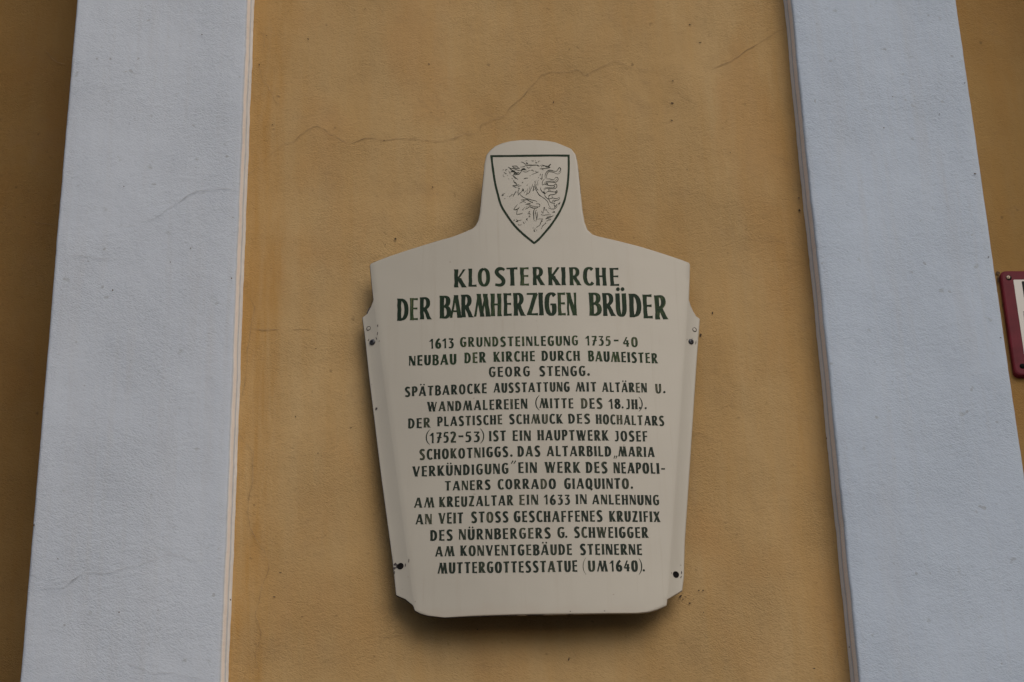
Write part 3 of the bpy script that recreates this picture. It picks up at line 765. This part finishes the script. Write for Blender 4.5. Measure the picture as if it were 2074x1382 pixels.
line('line reading WANDMALEREIEN (MITTE DES 18.JH.).', [
 ('WANDMALEREIEN', 865.5, 1068, 834, 827.8, 19.4, 20.4, .55), ('(', 1085.3, 1092.8, 800, 831.6), ('MITTE', 1093, 1161.4, 826.9, 827, 19.8, 19.8, .6),
 ('DES', 1177.2, 1220.5, 827.7, 827.7, 20.6), ('18', 1234, 1256.5, 828, 828, 20, 20, .2), ('.', 1261, 825.4, 2.2), ('JH', 1268, 1291.5, 828.8, 829, 20),
 ('.', 1296, 826.4, 2.2), (')', 1293.5, 1300.6, 803.6, 834.4), ('.', 1307.8, 827, 2.2)])
line('line reading DER PLASTISCHE SCHMUCK DES HOCHALTARS', [
 ('DER', 826.6, 871.5, 868, 865.6, 19.6), ('PLASTISCHE', 886, 1017.2, 863.9, 859.4, 19, 19, .45), ('SCHMUCK', 1031.6, 1139.5, 858.7, 857.9, 19, 19, .45),
 ('DES', 1151.3, 1195.6, 857.9, 857.9, 19), ('HOCHALTARS', 1207.6, 1345.4, 858.6, 862.6, 19.2, 19.4, .5)])
line('line reading (1752-53) IST EIN HAUPTWERK JOSEF', [
 ('(', 863.5, 871.2, 869.9, 901.9), ('1752', 871.5, 923.7, 898, 896.3, 21, 21.4, .35), ('-', 928.8, 938.8, 893.6, 893.2, 21, 21, .1), ('53', 942, 971.8, 895.6, 895, 20.8, 20.8, .35),
 (')', 972.2, 979.6, 867.8, 899.2), ('IST', 990.8, 1024.7, 893.5, 893.3, 20.4), ('EIN', 1038.5, 1074.9, 892.9, 892.7, 20.8),
 ('HAUPTWERK', 1089.2, 1232.3, 891.7, 892.8, 20.6, 20.9, .2), ('JOSEF', 1244.8, 1311.8, 893.4, 894.6, 20.6, 20.6, .25)])
line('line reading SCHOKOTNIGGS. DAS ALTARBILD "MARIA', [
 ('SCHOKOTNIGGS', 849.6, 1029.3, 931.3, 925, 20.6, 20.2, .35), ('.', 1035.7, 923, 2.6), ('DAS', 1048.8, 1094.3, 924.9, 924.6, 21), ('ALTARBILD', 1108, 1238, 923.9, 924.6, 20.5, 20.5, .25),
 ('"', 1243.4, 923.2, 4.0, 2.2, 6.0), ('MARIA', 1252.8, 1325.7, 924.6, 925.7, 20, 20, .3)])
line('line reading VERK\u00dcNDIGUNG" EIN WERK DES NEAPOLI-', [
 ('VERK\u00dcNDIGUNG', 835.6, 1030, 965.8, 959.2, 20.6, 20.8, .3), ('"', 1035.2, 933.4, 5.4, 4.0, 6.4), ('EIN', 1050, 1087.3, 958.2, 957.8, 21.4),
 ('WERK', 1103.9, 1174.8, 957.6, 957.8, 21.8), ('DES', 1187, 1230.5, 957.9, 958, 21.8), ('NEAPOLI', 1243.8, 1335.4, 958.3, 959.8, 21.8, 21.6, .3), ('-', 1339.8, 1347.3, 959.5, 959.5, 21, 21, .1)])
line('line reading TANERS CORRADO GIAQUINTO.', [
 ('TANERS', 901.3, 993.5, 994.2, 991.3, 19, 19.2, .3), ('CORRADO', 1008.4, 1126, 991, 990.2, 20, 20.4, .25), ('GIAQUINTO', 1143.4, 1273.9, 990.2, 990.3, 21, 21, .25), ('.', 1279.8, 987.8, 2.5)])
line('line reading AM KREUZALTAR EIN 1633 IN ANLEHNUNG', [
 ('AM', 839, 879.8, 1028.5, 1027.8, 20.4), ('KREUZALTAR', 890, 1039.5, 1027.4, 1023.4, 20.6, 20.4, .5), ('EIN', 1052, 1090, 1022.8, 1022.2, 20.3, 20.3, .5),
 ('1633', 1102.5, 1154.5, 1022, 1022.2, 19.8, 19.8, .2), ('IN', 1166.6, 1188.5, 1021.2, 1021, 19.6), ('ANLEHNUNG', 1200, 1335.4, 1021.3, 1023.5, 19.6, 20, .35)])
line('line reading AN VEIT STOSS GESCHAFFENES KRUZIFIX', [
 ('AN', 842, 874.5, 1062.4, 1061.7, 20.6), ('VEIT', 888.6, 938.2, 1060.8, 1060, 21.8, 21.6, .65), ('STOSS', 954.6, 1029.7, 1058.8, 1057.6, 21.6, 21, .3),
 ('GESCHAFFENES', 1041.2, 1220.4, 1057.6, 1056.5, 21.8, 22, .3), ('KRUZIFIX', 1234.8, 1336.9, 1056.5, 1057.5, 21.6, 21.2, .35)])
line('line reading DES N\u00dcRNBERGERS G. SCHWEIGGER', [
 ('DES', 871.6, 916.8, 1095.4, 1094.6, 21.2), ('N\u00dcRNBERGERS', 929.8, 1115.5, 1093.7, 1090, 21.4, 21.2, .35), ('G', 1129.2, 1144, 1089.3, 1089.3, 21.2), ('.', 1147, 1087.4, 2.4),
 ('SCHWEIGGER', 1163.3, 1313.3, 1089.3, 1089.6, 21.4, 21.4, .4)])
line('line reading AM KONVENTGEB\u00c4UDE STEINERNE', [
 ('AM', 881.8, 920.4, 1127.6, 1126.8, 20.4), ('KONVENTGEB\u00c4UDE', 932.8, 1158.7, 1126.2, 1123.6, 20.8, 21.4, .35), ('STEINERNE', 1175.3, 1300.6, 1123.6, 1123.9, 21.4, 21.4, .35)])
line('line reading MUTTERGOTTESSTATUE (UM 1640).', [
 ('MUTTERGOTTESSTATUE', 887.2, 1169.5, 1162, 1157.9, 22, 22.4, .35), ('(', 1181, 1187, 1129.5, 1164, 1.3, .9), ('UM', 1191.5, 1231.2, 1157.7, 1157.6, 22), ('1640', 1236.2, 1292, 1157.6, 1157.6, 22.2, 22.2, .2),
 (')', 1293.8, 1299.6, 1130.9, 1164.8), ('.', 1304, 1155.4, 2.4)])

# ---- shield outline
S = Strokes()
def crop(pts): return [(960 + x / 5.76, 270 + y / 5.76) for x, y in pts]
q = catmull(crop([(204,262),(212,350),(226,450),(245,575),(275,700),(318,845),(400,980),(480,1085),(560,1165),(640,1232),(704,1284)]), 5)
S.stroke(q, [4.4 + 0.7 * nz(i * .3, 1) for i in range(len(q))], (0.31, 0.45))
q = catmull(crop([(1104,252),(1106,350),(1104,460),(1090,620),(1060,770),(1015,885),(955,990),(885,1090),(800,1190),(752,1242),(700,1284)]), 5)
S.stroke(q, [4.3 + 0.7 * nz(i * .3, 7) for i in range(len(q))], (0.72, 0.55))
q = catmull(crop([(190,268),(400,266),(700,262),(900,260),(1116,262)]), 5)
S.stroke(q, [4.1 + 0.6 * nz(i * .3, 4) for i in range(len(q))], (0.12, 0.4))
S.build('shield_outline', M_GREEN, plq, 'thick green outline of the heraldic shield')

# ---- heraldic beast, thin ink strokes
def e1(p): return [(1010 + x / 17.275, 318 + y / 17.275) for x, y in p]
def e2(p): return [(1070 + x / 17.275, 318 + y / 17.275) for x, y in p]
def e3(p): return [(1010 + x / 17.275, 390 + y / 17.275) for x, y in p]
def e4(p): return [(1070 + x / 17.275, 390 + y / 17.275) for x, y in p]
INK = [
 # crown
 (e1([(780,175),(840,190),(900,230),(955,280)]), 14), (e1([(950,290),(1050,288),(1180,290),(1330,285)]), 24), (e2([(290,285),(330,300),(390,335)]), 20),
 (e1([(960,200),(990,225),(1020,240)]), 30), (e1([(960,290),(920,320),(860,345),(760,355)]), 11), (e1([(1290,215),(1310,195),(1330,225)]), 22),
 (e1([(1145,120),(1180,150),(1210,125),(1215,155)]), 12), (e2([(240,120),(255,155)]), 11), (e2([(405,145),(360,155),(330,205)]), 12), (e1([(940,145),(1000,128)]), 8),
 (e1([(990,310),(990,350),(1020,380),(1060,390),(1090,360),(1150,345)]), 11),
 # eye, brow
 (e1([(790,485),(830,440),(890,425),(940,450)]), 44), (e1([(930,450),(980,460)]), 12),
 (e1([(840,500),(900,525),(980,525),(1040,490),(1100,475)]), 12), (e1([(1130,485),(1180,455),(1200,485),(1240,500)]), 14), (e1([(1270,500),(1330,510)]), 8), (e2([(235,575),(300,545),(360,525)]), 16), (e2([(110,615),(230,580)]), 6),
 # upper muzzle flames
 (e1([(470,320),(540,320),(620,320),(670,360),(720,410)]), 15), (e1([(480,325),(530,370),(620,395),(740,410)]), 15),
 (e1([(335,350),(410,400),(520,410),(620,445),(700,475),(790,470)]), 16), (e1([(340,352),(400,405),(450,455),(520,485),(590,490)]), 22),
 (e1([(420,545),(450,510),(520,515),(600,555),(670,560),(710,535)]), 32), (e1([(520,620),(560,575),(640,585)]), 22), (e1([(525,625),(620,615),(700,605),(750,560),(800,500)]), 20),
 (e1([(510,650),(540,690),(590,740),(640,755)]), 26), (e1([(640,760),(680,790)]), 10), (e1([(455,735),(495,785)]), 14), (e1([(455,650),(510,652)]), 9),
 # scattered flames by the snout
 (e1([(235,470),(250,445),(300,440)]), 14), (e1([(235,470),(265,500)]), 14), (e1([(185,545),(240,575),(280,600)]), 16), (e1([(350,490),(380,540),(410,605)]), 11), (e1([(140,465),(185,440)]), 8),
 (e1([(290,650),(325,650)]), 8), (e1([(335,770),(370,770)]), 9), (e1([(165,610),(160,680),(210,700)]), 6),
 # throat and chest locks
 (e1([(535,800),(530,850),(560,900),(600,920)]), 18), (e1([(590,885),(620,950),(640,955)]), 24), (e1([(480,1005),(600,1000),(720,970)]), 16), (e1([(490,1010),(560,1045),(630,1065)]), 12), (e1([(650,1060),(720,1020),(790,1005)]), 9),
 (e1([(880,770),(950,745),(1025,738)]), 18), (e1([(810,920),(840,890),(860,875)]), 16), (e1([(980,1010),(1020,965)]), 12), (e1([(1090,655),(1115,660)]), 12),
 (e1([(670,1090),(740,1100)]), 10), (e1([(735,1100),(690,1170),(680,1260),(690,1340)]), 15), (e1([(690,1340),(730,1280),(800,1220),(840,1130),(840,1095)]), 13), (e1([(850,1100),(850,1200),(870,1130),(875,1210)]), 16),
 (e1([(590,1190),(590,1240),(640,1210)]), 9), (e1([(560,1330),(550,1290),(600,1240)]), 8),
 (e1([(1020,1100),(995,1200),(1000,1290),(1080,1240),(1120,1130)]), 12), (e1([(945,1335),(1000,1290)]), 12), (e1([(890,1260),(950,1180)]), 7), (e1([(1060,1190),(1100,1040)]), 9),
 (e2([(10,1270),(60,1190),(90,1100)]), 11), (e2([(150,940),(130,1040),(100,1120)]), 11), (e2([(165,1010),(185,1060),(180,1150),(150,1190)]), 20), (e2([(180,1180),(215,1130)]), 9),
 (e2([(270,830),(235,950),(235,1060),(290,1180),(370,1320),(450,1385)]), 16), (e2([(285,940),(270,1020),(300,1110),(350,1165)]), 15), (e2([(230,840),(210,900)]), 8), (e2([(350,810),(330,890),(340,1000)]), 10),
 (e1([(110,1355),(150,1305),(160,1340),(110,1355)]), 18), (e1([(170,1270),(220,1290)]), 7), (e3([(380,170),(390,130),(440,110),(470,50)]), 12), (e3([(480,70),(530,90),(500,150)]), 10), (e3([(530,90),(570,40),(570,0)]), 9), (e3([(310,130),(330,140)]), 10), (e3([(190,225),(235,205)]), 9),
 # ear
 (e2([(400,420),(500,405),(620,405),(770,375)]), 15), (e2([(445,365),(480,325),(560,310),(620,320),(700,320),(750,270),(785,245)]), 15), (e2([(790,250),(740,310),(700,350),(770,370)]), 24), (e2([(590,345),(660,355),(720,350)]), 13), (e2([(440,415),(500,430),(535,465)]), 10), (e2([(400,310),(470,285),(560,300)]), 6),
 (e2([(435,580),(410,660)]), 14), (e2([(495,590),(480,690),(475,780),(420,740)]), 17), (e2([(370,700),(350,740)]), 10),
 # mane: five long curled locks
 (e2([(600,750),(590,650),(630,540),(700,475),(780,465),(880,490),(980,510)]), 17), (e2([(640,750),(645,640),(690,540),(740,515),(830,525),(910,545)]), 17), (e2([(980,510),(1040,440),(1080,375),(1125,400),(1130,470),(1060,540)]), 20), (e2([(910,550),(1000,595),(1090,580),(1150,510)]), 8),
 (e2([(500,980),(490,900),(520,820),(570,770)]), 13), (e2([(640,770),(740,770),(820,790),(900,800)]), 14), (e2([(900,800),(960,720),(1020,720),(1050,790),(1000,860),(920,890),(760,880),(690,890),(610,930)]), 15), (e2([(560,930),(610,870),(700,850),(820,840),(930,850),(1010,770)]), 10), (e2([(600,965),(640,905),(690,970)]), 22),
 (e2([(490,995),(550,955),(640,970),(740,1000),(860,1005),(920,980),(960,940),(1000,990),(990,1060),(920,1110),(760,1105),(620,1110),(560,1170)]), 16), (e2([(880,1075),(940,1030)]), 26), (e2([(540,1130),(600,1080),(760,1070),(880,1080)]), 10),
 (e2([(435,1070),(440,1150),(500,1230),(580,1290)]), 17), (e2([(540,1200),(560,1260),(600,1290)]), 36), (e2([(700,1120),(730,1190)]), 10), (e2([(750,1110),(770,1190)]), 11),
 (e2([(600,1290),(650,1225),(760,1205),(880,1220),(960,1215),(1000,1170),(1010,1240),(960,1290),(870,1320),(780,1325),(720,1385)]), 14), (e2([(930,1265),(1000,1230)]), 16),
 (e4([(580,50),(585,130),(640,190),(720,240)]), 15), (e4([(715,200),(710,130),(760,80),(860,75),(960,50),(1000,10)]), 12), (e4([(690,230),(760,215),(850,195),(950,210),(1020,210),(1080,160)]), 14), (e4([(680,215),(740,235)]), 28), (e4([(1085,165),(1095,210),(1050,260),(960,275),(900,310)]), 13), (e4([(820,100),(850,180)]), 7),
 (e4([(730,240),(750,310),(820,365),(930,380)]), 18), (e4([(850,340),(860,280),(920,265)]), 14), (e4([(890,340),(920,300),(970,290)]), 20), (e4([(1030,405),(1090,390),(1110,330)]), 24), (e4([(920,385),(900,430),(940,490),(990,430),(1000,440)]), 18), (e4([(1005,440),(1000,500),(940,560),(850,580),(760,560),(700,535)]), 13), (e4([(950,510),(900,530)]), 10),
 # back, flank and haunch
 (e4([(330,0),(390,80),(500,170),(620,260),(690,350),(720,450),(780,530)]), 13),
 (e3([(740,0),(760,80),(850,160),(960,210),(1080,240),(1180,270),(1280,290),(1350,335)]), 15), (e3([(780,255),(880,265),(990,255),(1080,300),(1190,360)]), 18), (e3([(830,262),(930,262)]), 26), (e3([(1130,350),(1180,330),(1190,370)]), 14),
 (e4([(270,395),(370,400),(405,430),(395,480),(330,525)]), 15), (e4([(40,495),(110,520),(180,545),(270,545),(330,525)]), 20), (e3([(930,425),(1030,395),(1120,388)]), 20), (e3([(1000,425),(1090,440),(1200,480),(1380,500)]), 12), (e3([(920,585),(1000,555),(1060,505),(1110,505),(1200,540),(1300,545)]), 16), (e3([(950,530),(1000,480)]), 8),
 (e3([(730,375),(800,340),(870,320),(950,350)]), 12), (e3([(660,410),(610,480),(540,570),(530,600)]), 12), (e3([(530,600),(600,600),(640,590),(690,560),(725,510)]), 22), (e3([(655,600),(640,680),(620,760)]), 18), (e3([(620,765),(700,760),(790,745),(840,715)]), 16), (e3([(815,590),(840,610),(880,570),(910,510)]), 10),
 # hind legs
 (e4([(230,580),(190,640),(185,740),(195,860),(195,960)]), 24), (e4([(305,610),(250,650),(245,700),(240,760)]), 9), (e4([(265,680),(270,790),(290,910),(265,1020)]), 16), (e4([(315,690),(325,800),(310,900)]), 14), (e4([(200,1010),(230,960)]), 9), (e4([(300,940),(400,925),(500,925)]), 7),
 (e4([(455,700),(475,650),(510,735),(545,560),(575,520),(580,620),(635,600),(670,670),(740,735)]), 11), (e4([(540,520),(550,580)]), 14), (e4([(440,770),(540,795),(660,780),(800,785)]), 12), (e4([(645,855),(740,850),(830,835),(885,800)]), 16), (e4([(610,905),(680,885),(800,885)]), 10), (e4([(610,935),(680,915),(790,955),(700,970),(640,990),(670,1030)]), 10),
 (e4([(830,690),(930,690),(870,645)]), 14), (e4([(520,920),(450,990),(500,1000),(440,1040),(420,1110),(380,1160),(280,1225)]), 16), (e4([(590,1050),(620,1080),(560,1110),(530,1150),(490,1180),(475,1240),(435,1280)]), 13),
 (e3([(1040,690),(1090,660),(1060,730),(1120,765),(1010,735)]), 12), (e3([(1060,790),(1100,850),(1040,850)]), 12), (e3([(1010,900),(975,940),(1020,970)]), 18), (e3([(860,1030),(880,1070),(900,1100)]), 16), (e3([(920,1010),(940,1040)]), 8),
 (e3([(600,1020),(650,1005),(660,1030)]), 26), (e3([(615,940),(660,980),(710,985),(800,960)]), 11), (e3([(680,1100),(700,1135),(760,1140),(795,1110)]), 11), (e3([(525,1000),(540,955),(570,975)]), 6),
 (e4([(200,1300),(210,1350),(240,1360)]), 26), (e4([(220,1280),(260,1275)]), 14), (e4([(170,1210),(165,1270)]), 6), (e4([(290,1300),(300,1350)]), 7),
]
S = Strokes(0.00035)
for k, (pts, wv) in enumerate(INK):
    q = catmull(pts, 4); n_ = len(q)
    S.stroke(q, [max(0.6, wv / 17.275 * 1.15 * (0.45 + 0.75 * math.sin(math.pi * (i + 0.5) / n_))) for i in range(n_)], (0, 0))
S.build('heraldic_beast', M_INK, plq, 'thin ink drawing of the crowned rampant heraldic beast')

# ---- screws, blind rivets and chips on the flanges
def normal_at(px, py):
    a, b, c = surf(px, py), surf(px + 4, py), surf(px, py + 4)
    n_ = np.cross(c - a, b - a); n_ /= np.linalg.norm(n_)
    return n_ if n_[1] < 0 else -n_

def lathe(name, c, nrm, prof, mat, parent, seg=28, caps=True, mats=None):
    nrm = Vector([float(v) for v in nrm]).normalized(); q = nrm.to_track_quat('Z', 'Y')
    V = []; Fc = []
    for (r, z) in prof:
        for k in range(seg):
            a = 2 * math.pi * k / seg
            V.append(Vector([float(v) for v in c]) + q @ Vector((r * math.cos(a), r * math.sin(a), z)))
    for j in range(len(prof) - 1):
        for k in range(seg):
            Fc.append((j * seg + k, j * seg + (k + 1) % seg, (j + 1) * seg + (k + 1) % seg, (j + 1) * seg + k))
    if caps: Fc.append(tuple((len(prof) - 1) * seg + k for k in range(seg)))
    return mesh(name, V, Fc, mat, parent, smooth=True)

def cross_recess(c, nrm, r, z, parent, ang, mat=M_HOLE):
    nrm = Vector([float(v) for v in nrm]).normalized(); q = nrm.to_track_quat('Z', 'Y')
    V = []; Fc = []; wv = r * 0.24
    pts = []
    for k in range(4):
        a = ang + k * math.pi / 2
        ca, sa = math.cos(a), math.sin(a)
        pts += [(ca * r + sa * wv, sa * r - ca * wv), (ca * r - sa * wv, sa * r + ca * wv), (wv * (ca - sa), wv * (sa + ca))]
    V = [Vector([float(v) for v in c]) + q @ Vector((x, y, z)) for x, y in pts]
    return mesh('cross_recess', V, [tuple(range(12))], mat, parent)

for (px, py, r, deep) in ((754.5, 693.5, 0.0062, False), (1399.5, 692.5, 0.0058, False), (811, 1147, 0.0064, True), (1369, 1164, 0.0064, True)):
    c = surf(px, py, 0.0002); nn = normal_at(px, py)
    lathe('spacer', (c[0], 0.004, c[2]), (0, -1, 0), [(0.0065, 0.0), (0.0065, -float(c[1]) - 0.0015)], M_CHIP, plq)
    if deep:   # sunk screws seen as dark round sockets
        s = lathe('screw', c, nn, [(r * 1.02, 0.0), (r * 1.0, 0.0007), (r * 0.86, 0.0008), (r * 0.7, 0.0002), (r * 0.2, 0.00015)], M_HOLE, plq)
        s['label'] = 'dark sunken lower screw'
    else:
        s = lathe('screw', c, nn, [(r, 0.0), (r, 0.0008), (r * 0.9, 0.0021), (r * 0.66, 0.0030), (r * 0.3, 0.0034)], M_SCREW, plq)
        s['label'] = 'black cross-head upper screw'
        cr = cross_recess(c, nn, r * 0.42, 0.0037, s, 0.5)
        # the bare spots around it are separate chips
for (px, py) in ((746.5, 665.5), (1406.8, 668)):
    c = surf(px, py, 0.0002); nn = normal_at(px, py); r = 0.0046
    prof = [(r * 1.0, 0.0), (r * 1.02, 0.0006), (r * 0.93, 0.0009), (r * 0.80, 0.0006), (r * 0.78, 0.0)]
    o = lathe('rivet_ring', c, nn, prof, M_CHIP, plq, caps=False)
    lathe('rivet_plug', c, nn, [(r * 0.78, 0.0002), (r * 0.5, 0.0005), (r * 0.1, 0.0006)], M_EN, plq)

CH = [(765, 660, 0.9, 3.2, 0), (764.5, 676, 0.8, 4.0, 0.1), (762.5, 686, 1.0, 3.4, -0.3), (746.5, 689, 0.9, 3.0, 0.5), (768, 691, 0.7, 2.4, 0.2),
      (1391.5, 688, 0.6, 2.2, 0), (1409.5, 694, 0.8, 4.2, 0.15), (1402, 686, 0.5, 1.2, 0),
      (828, 1136, 0.9, 4.6, 0), (800.5, 1143, 3.6, 3.6, 0.2), (799, 1151, 3.0, 3.2, 0), (804, 1147, 2.6, 4.8, 0), (799, 1160, 0.9, 3.6, 0), (821, 1145, 1.0, 3.4, 0),
      (1380.5, 1160, 1.1, 3.8, -0.1), (1379.5, 1169, 1.0, 3.2, 0.3), (1379, 1145, 1.1, 0.7, 0), (1360.2, 1161, 0.5, 2.0, 0),
      (762, 828, 2.4, 3.2, 0.2), (841, 1219, 0.5, 1.2, 0), (1155, 1238.5, 1.4, 0.8, 0), (1224.5, 1237.5, 1.6, 0.7, 0)]
for i, (px, py, rx, ry, an) in enumerate(CH):
    blob('enamel_chip', px, py, rx, ry, 0, M_CHIP, plq, 40 + i, ang=an, lift=0.0005, surf=surf)
# bent black steel lug peeping out behind the left flange
P = [(751, 620), (746, 626), (742.5, 634), (743.5, 638), (747, 637), (750, 630), (753, 624)]
V = [un(x, y, -0.034) for x, y in P]; V = V + [(v[0], -0.001, v[2]) for v in V]; n_ = len(P)
mesh('bracket_lug', V, [tuple(range(n_)), tuple(range(n_, 2 * n_))[::-1]] + [(k, (k + 1) % n_, n_ + (k + 1) % n_, n_ + k) for k in range(n_)], M_CHIP, plq)

# ------------------------------------------------------------------ red framed sign at the right edge
yS = YR - 0.014
a = un(2022.5, 549, yS); b = un(2053, 763, yS)
x0 = un(2026.7, 563, yS)[0]; zt = un(2040, 548, yS)[2]; zb_ = un(2064, 760.5, yS)[2]
WS = 0.34
sg = thing('notice_sign', (x0 + WS / 2, YR, zb_), 'dark red framed white notice sign cut off by the right edge beyond the right pilaster', 'sign')
def rrect(x0, x1, z0, z1, r, n=7):
    P = []
    for (cx, cz, a0) in ((x1 - r, z1 - r, 0), (x0 + r, z1 - r, 90), (x0 + r, z0 + r, 180), (x1 - r, z0 + r, 270)):
        for k in range(n):
            a = math.radians(a0 + 90 * k / (n - 1)); P.append((cx + r * math.cos(a), cz + r * math.sin(a)))
    return P
def slab(name, P, y0, y1, bev, mat, parent):
    n = len(P); cx = sum(p[0] for p in P) / n; cz = sum(p[1] for p in P) / n
    rings = [(0, y0), (0, y1 + bev), (bev * 0.3, y1 + bev * 0.3), (bev, y1)]
    V = []; Fc = []
    for (ins, y) in rings:
        for (x, z) in P:
            dx, dz = x - cx, z - cz
            V.append((x - math.copysign(min(ins, abs(dx)), dx), y, z - math.copysign(min(ins, abs(dz)), dz)))
    for j in range(3):
        for k in range(n):
            Fc.append((j * n + k, j * n + (k + 1) % n, (j + 1) * n + (k + 1) % n, (j + 1) * n + k))
    Fc.append(tuple(3 * n + k for k in range(n)))
    return mesh(name, V, Fc, mat, parent)
fr = slab('frame', rrect(x0, x0 + WS, zb_, zt, 0.013), YR, yS, 0.004, M_RED, sg)
px0 = un(2052, 567, yS)[0]; pz1 = un(2060, 567, yS)[2]
pm = px0 - x0
slab('white_panel', rrect(px0, x0 + WS - pm, zb_ + 0.022, pz1, 0.002, 3), yS + 0.001, yS - 0.0008, 0.0004, M_WPAN, sg)
bx = un(2069, 570, yS)[0]; bz = un(2072, 570.5, yS)[2]
slab('black_block', rrect(bx, bx + 0.13, bz - 0.043, bz, 0.001, 3), yS - 0.0006, yS - 0.0014, 0.0002, M_BLK, sg)
lz = un(2070, 632, yS)[2]
slab('rule_line', rrect(px0 + 0.011, x0 + WS - pm - 0.011, lz - 0.0004, lz + 0.0004, 0.0001, 2), yS - 0.0006, yS - 0.0012, 0.0001, M_BLK, sg)
slab('rule_line', rrect(px0 + 0.011, px0 + 0.0118, zb_ + 0.03, lz - 0.001, 0.0001, 2), yS - 0.0006, yS - 0.0012, 0.0001, M_BLK, sg)
for (X, Z, mt) in ((un(2043, 563, yS)[0], un(2043, 563, yS)[2], M_BRASS), (un(2071, 742, yS)[0], un(2071, 742, yS)[2], M_HOLE)):
    c = (X, yS - 0.0001, Z)
    lathe('screw_socket', c, (0, -1, 0), [(0.0062, 0.0), (0.0060, 0.0003), (0.001, 0.0004)], M_HOLE, sg)
    s = lathe('screw', (X - 0.001, yS - 0.0006, Z + 0.0005), (0, -1, 0), [(0.0044, 0.0), (0.0042, 0.0012), (0.0032, 0.0020), (0.001, 0.0021)], mt, sg)
    cross_recess((X - 0.001, yS - 0.0006, Z + 0.0005), (0, -1, 0), 0.0021, 0.0024, s, 0.4)
for i, (px, py, rx, ry) in enumerate([(2021, 553, 4.5, 3.5), (2022, 566, 2.5, 8), (2032, 616, 2.2, 6), (2044, 700, 1.5, 5), (2040, 662, 1.4, 6)]):
    blob('soot_mark', px, py, rx, ry, YR, M_GRIME, fac, 500 + i, lift=0.003)
